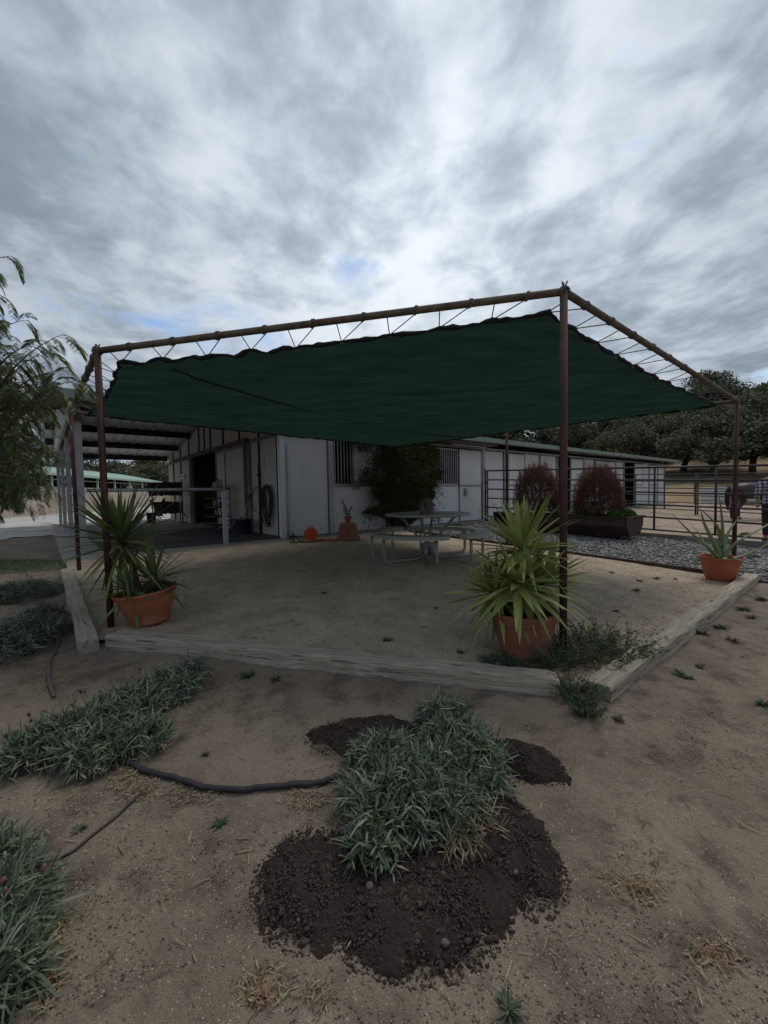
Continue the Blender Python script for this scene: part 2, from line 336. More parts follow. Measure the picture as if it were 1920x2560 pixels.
timber('landscape_timber', (-1.70, -7.62), (3.12, -7.62), .15, .10, 'weathered pale timber running away along the right side of the patio to the aloe pot', 'timber', m_timb, group='landscape timbers around the patio')
m_board = mat('dark_board', (.10, .075, .06), (.06, .045, .035), 4, .9, .5, 20, stretch=(.6, 8, 8))
timber('edging_board', (2.97, -7.2), (2.97, -1.0), .045, .085, 'thin dark brown edging board between the patio and the river stones', 'edging board', m_board, wear=.006)
m_gboard = mat('grey_board', (.22, .20, .175), (.14, .125, .11), 4, .9, .5, 20, stretch=(.6, 8, 8))
timber('retaining_board', (6.62, -10.2), (6.62, -4.2), .07, .13, 'grey timber sleeper under the pipe fence behind the aloe pot', 'timber', m_gboard)
timber('retaining_board', (6.62, -4.15), (6.62, -.9), .07, .10, 'grey timber sleeper along the foot of the pipe gate, behind the red shrubs', 'timber', m_gboard)
# ================================================================== SHADE CANOPY
m_rust = mat('rusty_pipe', (.085, .038, .030), (.045, .022, .02), 9, .75, .25, 60, c3=(.15, .075, .045), s3=5, t3=(.58, .72), stretch=(1, 1, .5))
m_pipe = mat('weathered_pipe', (.16, .125, .095), (.085, .06, .045), 12, .7, .3, 50, c3=(.10, .045, .03), s3=3, t3=(.5, .65))
m_rope = mat('grey_rope', (.17, .15, .135), (.10, .085, .075), 60, .9)
m_cloth = mat('green_shade_cloth', (.024, .052, .041), (.013, .031, .024), 2.0, .95, .5, 26, trans=.34, stretch=(1, 3.2, 1), spec=.04)
m_hem = mat('black_hem', (.012, .014, .013), (.02, .022, .02), 9, .8, .3, 40)
_b = AT(1408, 1655, 2.97); PA, PB, PC, PD, PE, PF = (-3.85, -4.42), w2uv(_b.x, _b.y), (3.12, -7.42), (-3.9, -1.4), (3.02, -3.85), (2.97, -.50)
TOPZ = {'A': 2.55, 'B': 2.695, 'C': 2.47, 'D': 2.53, 'E': 2.56, 'F': 2.55}
posts = dict(A=PA, B=PB, C=PC, D=PD, E=PE, F=PF)
canopy = thing('shade_canopy', uv2w(*PB, 0), 'five sided green shade cloth laced into a rusty pipe frame over the patio', 'shade canopy'); cb = canopy.location.copy()
def loc(p): return Vector(p)-cb
tops = {}
for k, (u, v) in posts.items():
    b0 = uv2w(u, v, zg(v)-.05); t = uv2w(u, v, TOPZ[k]); tops[k] = t
    MB().tube([loc(b0), loc(t+Vector((0, 0, .02)))], .027, 14).build('post', m_rust, canopy, True)
ring = ['A', 'B', 'C', 'F', 'D']
cu_ = sum((tops[k] for k in ring), Vector())/5
rails = []
for i, k in enumerate(ring):
    a = tops[k]; b2 = tops[ring[(i+1) % 5]]; pts = [a.lerp(b2, t)+Vector((0, 0, -.02*math.sin(math.pi*t)*(k in 'CF'))) for t in np.linspace(0, 1, 9)]
    MB().tube([loc(p) for p in pts], .027, 12).build('top_rail', m_pipe, canopy, True)
# knots at the corners
for k in ring:
    mb = MB(); t = tops[k]
    for j in range(5):
        ax = Vector((random.uniform(-1, 1), random.uniform(-1, 1), random.uniform(-.5, .5))).normalized(); s1 = ax.orthogonal().normalized(); s2 = ax.cross(s1)
        mb.tube([loc(t+ax*random.uniform(-.02, .02)+(s1*math.cos(a)+s2*math.sin(a))*.036) for a in np.linspace(0, 6.28, 13)], .006, 6)
    for j in range(3):
        e = Vector((random.uniform(-.03, .03), random.uniform(-.03, .03), .05+random.uniform(0, .03))); mb.tube([loc(t+Vector((0, 0, .02))), loc(t+e)], .006, 5)
    mb.build('rope_knot', m_rope, canopy, True)
# cloth outline with scallops
inner = {}
for i, k in enumerate(ring):
    a, b_, c_ = tops[ring[i-1]], tops[k], tops[ring[(i+1) % 5]]
    d1 = (a-b_).normalized(); d2 = (c_-b_).normalized(); bis = (d1+d2).normalized(); sn = bis.cross(d2).length
    inner[k] = b_ + bis*(.16/sn) + Vector((0, 0, -.045))
outl = []; grom = []; 
for i, k in enumerate(ring):
    a = inner[k]; b_ = inner[ring[(i+1) % 5]]; ra = tops[k]; rb = tops[ring[(i+1) % 5]]
    n = max(4, int((b_-a).length/.40)); sub = 8
    inw = (cu_-(a+b_)/2); inw.z = 0; inw.normalize()
    for j in range(n*sub):
        t = j/(n*sub); ph = (j % sub)/sub; edge = math.sin(math.pi*t)
        sc = math.sin(math.pi*ph)
        nz = float(fbm(np.array(t*9.+i*5), np.array(.5+i), 3, 12)); p = a.lerp(b_, t) + inw*(.014*sc+.065*edge+nz*.05+random.uniform(-.004, .004)) + Vector((0, 0, -.015*edge-.008*sc+nz*.03+random.uniform(-.003, .003)))
        if k == 'A' and t < .45: p += Vector((0, 0, .014*math.sin(j*1.1)-.012))
        outl.append(p)
        if j % sub == 0: grom.append((p.copy(), ra, rb, t))
outl = [Vector(p) for p in outl]; NO = len(outl); NR = 26
cen = sum(outl, Vector())/NO; cen = Vector((cen.x, cen.y, cen.z-.17))
V = []
for r in range(NR+1):
    s = r/NR
    for q, p in enumerate(outl):
        x = cen.x+(p.x-cen.x)*s; y = cen.y+(p.y-cen.y)*s; z = cen.z+(p.z-cen.z)*(s**2.2)
        u_, v_ = w2uv(x, y)
        z += .012*float(fbm(np.array(u_*1.5+v_*3.), np.array(v_*.8-u_*.5), 3, 77))*(1-s*.3) + .008*math.sin(q*2*math.pi/8)*s**8
        z -= .03*math.exp(-((v_+4.0)/.5)**2)*(1-s)
        V.append(loc((x, y, z)))
F = []
for r in range(NR):
    for q in range(NO): F.append((r*NO+q, r*NO+(q+1) % NO, (r+1)*NO+(q+1) % NO, (r+1)*NO+q))
mb = MB(); mb.v = [tuple(p) for p in V]; mb.f = F; cloth = mb.build('shade_cloth', m_cloth, canopy, True)
def clothz(x, y):
    # height of the cloth at a point, along the ray from its centre
    d = Vector((x-cen.x, y-cen.y)); best = 1e9; bp = None
    for p in outl:
        e = Vector((p.x-cen.x, p.y-cen.y)); a = abs(math.atan2(d.x*e.y-d.y*e.x, d.dot(e)))
        if a < best: best = a; bp = p
    s = min(1, d.length/Vector((bp.x-cen.x, bp.y-cen.y)).length); return cen.z+(bp.z-cen.z)*s**2.2
hm = [loc(p+Vector((0, 0, -.004))) for p in outl]; hm.append(hm[0])
MB().tube(hm, [.016+.006*math.sin(i*.9)+.004*math.sin(i*2.3) for i in range(len(hm))], 8, False).build('hem', m_hem, cloth, True)
s0 = uv2w(-3.30, -4.52); s1 = uv2w(2.85, -3.15)
sp = [s0.lerp(s1, t) for t in np.linspace(0, 1, 60)]
MB().tube([loc((p.x, p.y, clothz(p.x, p.y)-.012)) for p in sp], .008, 6).build('seam', m_hem, cloth, True)
m_grom = mat('brass_grommet', (.6, .58, .5), metal=1, rough=.35)
cord = MB(); last = None
for i, (p, ra, rb, t) in enumerate(grom):
    if last is not None and ra is not last: cord.build('lacing_cord', m_rope, canopy, True); cord = MB()
    last = ra
    inw = (cu_-p); inw.z = 0; inw.normalize(); gp = p+inw*.018
    MB().lathe([(.006, .0), (.011, .003), (.014, 0), (.011, -.003), (.006, 0)], 10).build('grommet', m_grom, cloth, True, loc(gp+Vector((0, 0, -.016))))
    d = (rb-ra); Ls = d.length; d.normalize(); s = (gp-ra).dot(d)
    w1 = ra+d*min(Ls, max(0.02, s+.02)); w2 = ra+d*min(Ls-.02, max(0.02, s+.24))
    for wq in (w1, w2): cord.tube([loc(gp), loc(wq+inw*.024+Vector((0, 0, -.012)))], .0042, 6)
    up = Vector((0, 0, 1)); sd = d.cross(up).normalized()
    for off in (0, .012): cord.tube([loc(w2+d*(off-.02*math.sin(a/2))+(up*math.cos(a)+sd*math.sin(a))*.031) for a in np.linspace(0, 6.28, 13)], .0048, 6)
cord.build('lacing_cord', m_rope, canopy, True)
# ================================================================== BARN
m_white = mat('white_panel', (.60, .61, .62), (.54, .55, .56), 1.3, .6, .05, 20, c3=(.40, .38, .34), s3=1.7, t3=(.66, .82))
m_cream = mat('cream_panel', (.46, .44, .395), (.41, .39, .35), 1.3, .65, .05, 20, c3=(.36, .33, .28), s3=1.5, t3=(.64, .82))
m_galv = mat('galvanized_steel', (.34, .36, .37), (.24, .25, .26), 6, .45, .05, 30, metal=.7)
m_roofm = mat('roof_metal', (.68, .68, .66), (.56, .56, .54), 3, .5, .1, 20, metal=.1)
m_green = mat('green_fascia', (.24, .285, .26), (.17, .21, .19), 4, .6)
m_soffit = mat('brown_board', (.13, .11, .09), (.085, .07, .058), 4, .9, .3, 20, stretch=(1, 6, 6))
m_purl = mat('dark_steel', (.045, .035, .035), (.03, .025, .025), 5, .7)
m_trim = mat('grey_trim', (.20, .185, .165), (.14, .13, .115), 5, .7)
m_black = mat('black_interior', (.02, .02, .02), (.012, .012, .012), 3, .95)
m_gray = mat('grey_paint', (.37, .38, .40), (.30, .31, .33), 5, .6, .05, 20, c3=(.16, .10, .07), s3=2.5, t3=(.66, .76))
barn = thing('horse_barn', (O2.x, O2.y, .3), 'long white stable block with a low green edged roof and open breezeway at its left', 'barn'); barn.rotation_euler = (0, 0, TH)
RS = .156; W = 10.95
def roofz(v): return 2.66 + RS*((v+.62) if v < W/2 else (W-v+.62))
# front wall: solid panels as boxes
def fp(u0, u1, z0=0.03, z1=2.38, th=.05): b = MB(); b.box(u0, 0, z0, u1, th, z1); b.build('wall_panel', m_white, barn)
stall = [(.11, 1.14), ]
fp(.1, 1.16); fp(1.30, 5.12, .03, 1.18)      # lower band
fp(1.96, 4.30, 1.22, 2.38)
for a, b_ in ((7.46, 8.56), (9.97, 11.02), (11.12, 12.36), (14.92, 15.95), (18.4, 19.5), (22.25, 23.2), (24.7, 25.9)): fp(a, b_)
fp(5.14, 6.1, .03, 1.18)
def door(u0, u1, parent, z0=.04, z1=2.36, split=1.19, open_=False):
    d = MB(); d.box(u0+.03, -.03, split+.03, u1-.03, .02, z1-.03); o = d.build('door', m_white, parent)
    lw = MB(); lw.box(u0+.02, -.015, z0, u1-.02, .03, split-.02); lw.build('lower_leaf', m_white, o)
    f = MB()
    for a in (u0, u1-.04): f.box(a, -.045, split, a+.04, .0, z1)
    for z in (split-.01, z1-.035): f.box(u0+.04, -.045, z, u1-.04, .0, z+.035)
    f.box(u0-.0, -.04, z0, u0+.035, .0, split-.012); f.build('door_frame', m_galv, o)
    return o
d1 = door(6.1, 7.28, barn)
mb = MB(); mb.box(6.34, -.075, .86, 6.46, -.02, 1.10); mb.lathe([(.0, .0), (.03, .0), (.03, .03), (.0, .03)], 10, (6.40, -.09, .93)); mb.build('latch', m_galv, d1)
door(8.86, 9.95, barn); door(16.1, 18.36, barn); door(13.62, 14.82, barn); door(20.95, 22.2, barn); door(23.26, 24.62, barn)
# grilles
def grille(u0, u1, z0, z1, n):
    f = MB(); f.box(u0, -.02, z0, u1, .05, z0+.045); f.box(u0, -.02, z1-.045, u1, .05, z1)
    f.box(u0, -.02, z0+.045, u0+.045, .05, z1-.045); f.box(u1-.045, -.02, z0+.045, u1, .05, z1-.045); o = f.build('window', m_galv, barn)
    for i in range(n):
        x = u0+.045+(u1-u0-.09)*(i+.5)/n; b = MB(); b.box(x-.014, .005, z0+.045, x+.014, .025, z1-.045); b.build('window_bar', m_galv, o)
grille(1.30, 1.96, 1.21, 2.36, 6); grille(4.30, 6.06, 1.21, 2.36, 19)
# uprights and rails of the front
fr = MB()
for u0, wd in ((-.02, .1), (1.17, .12), (7.30, .13), (8.58, .12), (8.74, .09), (11.03, .08), (12.38, .07), (13.54, .06), (14.83, .07), (16.0, .08), (18.38, .06), (19.46, .06), (20.9, .06), (23.21, .06), (24.63, .07), (25.9, .1)):
    fr.box(u0, -.06, 0, u0+wd, -.002, 2.42)
fr.box(-.05, -.065, 2.40, 26.05, .05, 2.47); fr.box(1.3, -.03, 1.185, 6.08, -.003, 1.208)
for u in (2.98,): fr.box(u, -.05, 0, u+.05, -.003, 1.18)
fr.build('wall_frame', m_galv, barn)
mb = MB(); mb.box(.1, -.05, -.01, 12.3, -.004, .03); mb.build('base_trim', m_soffit, barn)
mb = MB(); mb.box(-4.1, -.54, 2.47, 7.44, -.50, 2.645); mb.box(-.2, -.49, 2.475, 7.44, .0, 2.50); mb.build('soffit_board', m_soffit, barn)
for ua, ub in ((1.0, 3.4), (5.4, 7.1)): mb = MB(); mb.tube([(ua, -.35, 2.445), (ub, -.35, 2.445)], .018, 8); mb.build('light_tube', m_white, barn)
# inside partitions keep the stalls dark
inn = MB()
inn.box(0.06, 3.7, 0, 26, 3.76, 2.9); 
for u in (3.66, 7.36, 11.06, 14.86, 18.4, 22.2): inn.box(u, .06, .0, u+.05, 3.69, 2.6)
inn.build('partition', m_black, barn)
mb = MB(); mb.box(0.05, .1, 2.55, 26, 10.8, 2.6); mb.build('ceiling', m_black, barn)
ew = MB(); ew.box(0, W-.05, 0, 26, W, 2.75); ew.build('back_wall', m_cream, barn)
ew = MB(); ew.box(25.95, .06, 0, 26, W-.06, 2.7); ew.build('end_wall', m_white, barn)
# breezeway (side) wall, x = 0 plane, with the sliding door opening
sw = MB()
def sp_(v0, v1, z0, z1): 
    v = [(0, v0, z0), (0, v1, z0), (0, v1, z1 if isinstance(z1, (int, float)) else z1[1]), (0, v0, z1 if isinstance(z1, (int, float)) else z1[0])]
    v += [(.05, q[1], q[2]) for q in v]; sw.add(v, [(0, 3, 2, 1), (4, 5, 6, 7), (0, 1, 5, 4), (1, 2, 6, 5), (2, 3, 7, 6), (3, 0, 4, 7)])
rz = lambda v: roofz(v)-.10
sp_(.06, 4.25, 0, 2.45); sp_(7.45, W-.06, 0, 2.45)
sp_(.06, W/2, 2.45, (rz(.06), rz(W/2))); sp_(W/2, W-.06, 2.45, (rz(W/2), rz(W-.06)))
sw.build('side_wall', m_cream, barn)
for v in (1.30, 2.6, 3.9, 5.1, 5.75, 6.35, 7.62, 8.85, 10.0):
    bt = MB(); bt.box(-.035, v-.03, 2.47, -.003, v+.03, rz(v)-.02); bt.build('batten', m_purl, barn)
    if not 4.2 < v < 7.5: bt = MB(); bt.box(-.035, v-.03, 0, -.003, v+.03, 2.36); bt.build('batten', m_purl, barn)
for va, vb in ((.1, 1.9), (9.5, 10.8)): mb = MB(); mb.box(-.03, va, 2.37, -.003, vb, 2.46); mb.build('girt', m_trim, barn)
mb = MB(); mb.box(-.13, 1.95, 2.38, -.004, 9.4, 2.50); mb.build('door_track', m_soffit, barn)
mb = MB(); mb.box(-.10, 2.12, .04, -.05, 4.32, 2.36); sd_ = mb.build('sliding_door', m_cream, barn)
mb = MB(); mb.box(-.12, 2.05, .03, -.04, 2.13, 2.37); mb.box(-.12, 4.30, .03, -.04, 4.36, 2.37); mb.box(-.12, 2.13, 2.28, -.102, 4.30, 2.37); mb.box(-.12, 3.52, .04, -.102, 3.57, 2.28); mb.build('door_frame', m_trim, sd_)
mb = MB(); mb.box(-.06, 1.86, 0, -.004, 2.04, 2.37); mb.box(-.05, 7.38, 0, .06, 7.46, 2.38); mb.build('door_jamb', m_trim, barn)
mb = MB(); mb.box(-.12, -.08, 0, -.005, .055, 2.45); mb.build('corner_trim', m_white, barn)
mb = MB(); mb.tube([(-.03, .22, .02), (-.03, .22, 2.4)], .04, 8); mb.build('downspout', m_black, barn, True)
# roof with ribs
def slope(name, v0, v1, m_, flip):
    us = []; u = -4.16
    while u < 26.3:
        us += [(u, 0), (u+.26, 0), (u+.275, .035), (u+.315, .035)]; u += .33
    Vt = []; 
    for (uu, dz_) in us:
        for v in (v0, v1): Vt.append((uu, v, roofz(v)+dz_))
        for v in (v0, v1): Vt.append((uu, v, roofz(v)+dz_-.012))
    Fs = []
    for i in range(len(us)-1):
        a = i*4; c = a+4
        Fs += [(a, a+1, c+1, c), (a+2, c+2, c+3, a+3)]
        if flip: pass
    mb = MB(); mb.v = Vt; mb.f = Fs; return mb.build(name, m_, barn)
slope('roof', -.62, W/2, m_roofm, 0); slope('roof', W/2, W+.62, m_roofm, 1)
mb = MB(); mb.box(-4.2, -.68, 2.56, 26.35, -.63, 2.70); mb.box(-4.2, -.62, 2.545, 26.35, -.55, 2.565)
for v0, v1 in ((-.63, W/2), (W/2, W+.62)):
    for uu in (-4.22, 26.3):
        a = [(uu, v0, roofz(max(v0, -.62))-.10), (uu, v1, roofz(v1)-.10), (uu, v1, roofz(v1)+.05), (uu, v0, roofz(max(v0, -.62))+.05)]; a += [(q[0]+.05, q[1], q[2]) for q in a]
        mb.add(a, [(0, 3, 2, 1), (4, 5, 6, 7), (0, 1, 5, 4), (1, 2, 6, 5), (2, 3, 7, 6), (3, 0, 4, 7)])
mb.build('fascia', m_green, barn)
for v in (.0, 1.8, 3.6, 5.3, 7.35, 9.15, W):
    z = roofz(v)-.02; mb = MB(); mb.box(-4.1, v-.04, z-.20, -.02, v+.04, z-.0); mb.build('purlin', m_purl, barn)
mb = MB()
for (va, vb) in ((.0, W/2), (W/2, W)):
    for uu in (-3.75,):
        mb.obox((uu, va, roofz(va)-.34), (uu, vb, roofz(vb)-.34), .12, .2)
mb.build('rafter', m_soffit, barn)
# gable siding above the left end
gm = MB(); vv = np.arange(.3, W-.3, .12)
for i in range(len(vv)-1):
    for (va, vb, dx_) in ((vv[i], vv[i]+.08, 0), (vv[i]+.08, vv[i+1], -.025)):
        gm.add([(-3.84+dx_, va, 2.50), (-3.84+dx_, vb, 2.50), (-3.84+dx_, vb, roofz(vb)-.05), (-3.84+dx_, va, roofz(va)-.05), (-3.80, va, 2.50), (-3.80, vb, 2.50), (-3.80, vb, roofz(vb)-.05), (-3.80, va, roofz(va)-.05)],
               [(0, 3, 2, 1), (4, 5, 6, 7), (0, 1, 5, 4), (1, 2, 6, 5), (3, 0, 4, 7)])
gm.build('gable_siding', m_white, barn)
for v, wq in ((.22, .10), (3.7, .085), (6.9, .08), (W-.2, .08)):
    mb = MB(); mb.box(-3.80, v-wq/2, -.02, -3.80+wq*1.15, v+wq/2, roofz(v)-.22)
    mb.box(-3.83, v-wq*.6, 1.38, -3.70, v+wq*.6, 1.43); mb.box(-3.86, v-wq, -.01, -3.64, v+wq, .03)
    mb.build('post', m_gray, barn)
mb = MB(); mb.box(-.005, .98, 1.66, .0, 1.22, 2.02); mb.box(-.02, .98, 1.66, -.004, 1.22, 2.0); mb.build('wall_plate', m_cream, barn)
def bw(u, v, z=0): p = O2+E1*u+E2*v; return Vector((p.x, p.y, .3+z))
def bthing(name, u, v, label, cat, group=None, rz=0, z=.02): return thing(name, bw(u, v, z), label, cat, group, TH+rz)
# ================================================================== PICNIC TABLE
m_table = mat('grey_plastic', (.37, .35, .31), (.30, .285, .255), 5, .6, .1, 60, c3=(.17, .16, .14), s3=3, t3=(.6, .75))
m_tsteel = mat('table_steel', (.30, .29, .27), (.23, .225, .21), 9, .5, .05, 40, metal=.3)
TX, TY = .72, 6.85; tz = zxy(TX, TY)+.035
tbl = thing('picnic_table', (TX, TY, tz), 'round grey picnic table with four attached curved benches under the shade cloth', 'picnic table')
mb = MB(); mb.lathe([(0, .715), (.66, .715), (.69, .722), (.705, .735), (.705, .75), (.695, .757), (0, .757)], 72); mb.build('table_top', m_table, tbl, False)
m_ = tbl.children[0].data
for p in m_.polygons: p.use_smooth = abs(p.normal.z) < .9
for ang in (-115, -25, 65, 155):
    mb = MB(); n = 26; prof = [(.755, .41), (.755, .455), (.77, .468), (1.015, .468), (1.03, .455), (1.03, .41)]; V = []; F = []
    for i in range(n+1):
        t = i/n; a = R(ang-40+80*t); e = min(t, 1-t)*80; sh = math.sqrt(max(0, 1-(1-min(1, e/6))**2)); mid = .8925
        for r_, z_ in prof: V.append(((mid+(r_-mid)*max(sh, .12))*math.cos(a), (mid+(r_-mid)*max(sh, .12))*math.sin(a), z_))
    q = 6
    for i in range(n):
        for j in range(q): F.append((i*q+j, i*q+(j+1) % q, (i+1)*q+(j+1) % q, (i+1)*q+j))
    F += [tuple(range(q))[::-1], tuple(range(n*q, n*q+q))]; mb.v = V; mb.f = F; mb.build('bench_seat', m_table, tbl)
    for da in (-27, 27):
        a = R(ang+da); a2 = R(ang+da*.25)
        def pp(r, z, aa=a): return Vector((r*math.cos(aa), r*math.sin(aa), z))
        k = pp(.93, .03); hub = pp(.17, .03, a2)
        pts = [pp(.93, .43), pp(.93, .2), pp(.93, .10), pp(.92, .055), pp(.87, .028)]
        pts += [pts[-1].lerp(hub, t) for t in (.3, .6, .85)] + [pp(.13, .06, a2), pp(.10, .14, a2), pp(.11, .26, a2)]
        if da > 0: pts += [pp(.16, .36, a2), pp(.42, .66, a2), pp(.47, .715, a2)]
        b = MB(); b.tube(pts, .0235, 10); b.build('leg', m_tsteel, tbl, True)
mb = MB(); mb.lathe([(0, .22), (.13, .22), (.13, .26), (0, .26)], 16); mb.build('hub', m_tsteel, tbl)
# birdhouse
m_bird = mat('old_grey_wood', (.20, .165, .13), (.11, .09, .07), 5, .95, .6, 40, stretch=(7, 7, .8))
bh = thing('birdhouse', (TX-.03, TY-.22, tz+.757), 'small weathered wooden birdhouse standing on the round grey picnic table', 'birdhouse'); bh.rotation_euler = (0, 0, R(-28))
mb = MB(); wv = [(-.085, -.075, 0), (.085, -.075, 0), (.085, .075, 0), (-.085, .075, 0), (-.085, -.075, .15), (.085, -.075, .15), (.085, .075, .15), (-.085, .075, .15), (0, -.075, .235), (0, .075, .235)]
mb.add(wv, [(0, 3, 2, 1), (1, 2, 6, 5), (3, 0, 4, 7), (0, 1, 5, 8, 4), (2, 3, 7, 9, 6)]); body = mb.build('body', m_bird, bh)
mb = MB(); mb.lathe([(0, 0), (.018, 0)], 14); h = mb.build('entrance_hole', m_black, body); h.rotation_euler = (R(90), 0, 0); h.location = (0, -.0775, .13)
mb = MB(); mb.obox((0, -.11, .242), (0, .11, .242), .012, .012)
for s in (-1, 1):
    for j in range(9):
        y0 = -.11+.0245*j; zz = random.uniform(-.003, .003)
        mb.add([(0, y0, .243+zz), (0, y0+.022, .243+zz), (s*.115, y0+.022, .128+zz), (s*.115, y0, .128+zz), (0, y0, .255+zz), (0, y0+.022, .255+zz), (s*.12, y0+.022, .136+zz), (s*.12, y0, .136+zz)], [(0, 3, 2, 1), (4, 5, 6, 7), (0, 1, 5, 4), (1, 2, 6, 5), (2, 3, 7, 6), (3, 0, 4, 7)])
mb.build('roof', m_bird, bh)
# ================================================================== POTS AND SPIKY PLANTS
m_terra = mat('terracotta', (.36, .125, .06), (.27, .09, .045), 3.5, .85, .1, 40, c3=(.42, .24, .17), s3=4, t3=(.58, .75))
m_terra2 = mat('old_terracotta', (.27, .11, .065), (.20, .08, .05), 3.5, .9, .15, 40, c3=(.32, .20, .15), s3=3, t3=(.56, .75))
m_plast = mat('orange_plastic', (.40, .115, .055), (.36, .10, .05), 3, .5, 0, c3=(.25, .075, .04), s3=2, t3=(.6, .8))
m_soil = mat('potting_soil', (.045, .033, .026), (.025, .018, .015), 20, .95, .9, 60)
m_yucca = mat('yucca_leaf', (.40, .43, .15), (.165, .22, .055), isl=True, rough=.45, spec=.4, trans=.22)
m_yucca2 = mat('yucca_leaf_dark', (.235, .285, .095), (.080, .125, .040), isl=True, rough=.45, spec=.4, trans=.22)
m_bark = mat('bark', (.13, .10, .075), (.07, .055, .04), 10, .95, .8, 30, stretch=(3, 3, .6))
def pot(parent, r0, r1, h, m, rim=.035, rimz=.05, seg=40, ridge=True):
    t = .016; pr = [(0, 0), (r0*.96, 0), (r0, .012)]
    if ridge: pr += [(r0*1.03, .014), (r0*1.03, .03), (r0+.004, .034)]
    for s in (.3, .6, .9): pr.append((r0+(r1-r0)*s*((h-rimz)/h)+.012*math.sin(s*3.1), .034+(h-rimz-.034)*s))
    pr += [(r1-.02, h-rimz), (r1-.002, h-rimz+.004), (r1+.004, h-rimz*.5), (r1+.012, h-.012), (r1+.006, h), (r1-t, h), (r1-t-.01, h-.05), (r1*.9-t, h-.06)]
    b = MB(); b.lathe(pr, seg); p = b.build('pot', m, parent, True)
    try: p.data.set_sharp_from_angle(angle=R(50))
    except Exception: pass
    s = MB(); n = 18; V = [(0, 0, h-.045)]; 
    for k in range(1, 6):
        for j in range(n): V.append(((r1-.02)*k/5*math.cos(2*math.pi*j/n), (r1-.02)*k/5*math.sin(2*math.pi*j/n), h-.05+random.uniform(-.01, .01)))
    F = [(0, 1+j, 1+(j+1) % n) for j in range(n)] + [(1+(k-1)*n+j, 1+k*n+j, 1+k*n+(j+1) % n, 1+(k-1)*n+(j+1) % n) for k in range(1, 5) for j in range(n)]
    s.v = V; s.f = F; s.build('soil', m_soil, p, True); return p
yprof = lambda s: (.55+.45*min(1, s*3.2)) if s < .32 else max(.015, (1-((s-.32)/.68)**1.6))
def rosette(parent, c, axis, n, L0, W0, lo=-.55, m=m_yucca, droopk=.25, name='leaf_rosette', stem_to=None):
    axis = Vector(axis).normalized(); q = Vector((0, 0, 1)).rotation_difference(axis).to_matrix()
    qn = np.array(q); k = np.arange(n); t = (k+.5)/n; ang = k*2.39996+rng.normal(0, .12, n)
    el = np.interp(t, [0, .25, .6, 1], [lo, .05, .55, 1.35])+rng.normal(0, .09, n)
    d = np.stack([np.cos(el)*np.cos(ang), np.cos(el)*np.sin(ang), np.sin(el)], 1)@qn.T
    Ln = L0*np.interp(t, [0, .3, .8, 1], [.85, 1, .95, .55])*rng.uniform(.82, 1.12, n); z0 = np.interp(t, [0, 1], [-.16, .02])*L0
    base = np.array(c)+np.outer(z0, np.array(axis))+d*.02
    dr = droopk*np.interp(t, [0, .3, .7, 1], [1.3, .7, .2, .03])*rng.uniform(.4, 1.5, n)
    v, f = blades(base, d, Ln, W0*rng.uniform(.8, 1.15, n), 8, dr, .28, yprof, rng.normal(0, .25, n))
    o = npmesh(name, v, f, m, parent, True)
    if stem_to is not None:
        b = MB(); a = Vector(stem_to); b.tube([a, a.lerp(Vector(c), .5)+Vector((.01, .01, 0)), Vector(c)+axis*.02], [.03, .027, .024], 9); b.build('stem', m_bark, parent, True)
    return o
# right, near pot
p = P(1310, 1632, .035); yr = thing('potted_yucca', p, 'wide bright green yucca with several heads in a terracotta pot at the near corner post', 'potted plant', 'potted yuccas on the patio')
pot(yr, .165, .235, .33, m_terra2, rimz=.075)
rosette(yr, (-.005, .02, .82), (.02, .05, 1), 66, .48, .050, -.35, stem_to=(0, 0, .26))
rosette(yr, (-.08, -.12, .57), (-.15, -.50, .75), 62, .42, .050, -.28, stem_to=(-.02, -.02, .26))
rosette(yr, (.20, .14, .52), (.75, .25, .85), 64, .48, .044, -.35, stem_to=(.04, .02, .26))
rosette(yr, (-.22, .06, .46), (-.75, .0, .6), 50, .42, .045, -.5, stem_to=(-.05, 0, .26))
m_deadl = mat('dead_leaf', (.34, .25, .14), (.20, .13, .07), isl=True, rough=.9)
rosette(yr, (.0, -.02, .42), (0, 0, 1), 12, .22, .024, -1.1, m_deadl, .4, name='dead_leaves')
# left pot, leaning
p = P(378, 1553, .035); yl = thing('potted_yucca', p, 'dark green yucca with drooping lower leaves in a tilted orange pot by the left post', 'potted plant', 'potted yuccas on the patio')
pp_ = pot(yl, .155, .25, .30, m_terra, rimz=.05); yl.rotation_euler = (R(3), R(-6), 0)
rosette(yl, (-.16, .06, .80), (-.02, .05, 1), 104, .62, .041, -.72, m_yucca2, .22, stem_to=(-.06, 0, .25))
rosette(yl, (.06, .08, .40), (.35, .1, .9), 34, .44, .040, -.5, m_yucca2, stem_to=(.02, 0, .25))
rosette(yl, (-.08, -.10, .34), (-.3, -.4, .6), 22, .36, .040, -.7, m_yucca2, stem_to=(-.03, 0, .25))
m_herb = mat('dark_herb_leaf', (.085, .12, .060), (.045, .07, .04), isl=True, rough=.6, trans=.2)
d = rdir(900, .0, 1); b0 = np.array((.12, .02, .26))+d*rng.uniform(.02, .17, (900, 1))*np.array((1.25, 1, .9)); v, f = blades(b0, d+rng.normal(0, .5, (900, 3)), rng.uniform(.02, .045, 900), .008, 2, .2)
npmesh('trailing_herb', v, f, m_herb, yl)
rosette(yl, (-.12, .04, .56), (0, 0, 1), 18, .36, .026, -1.4, m_deadl, .4, name='dead_leaves')
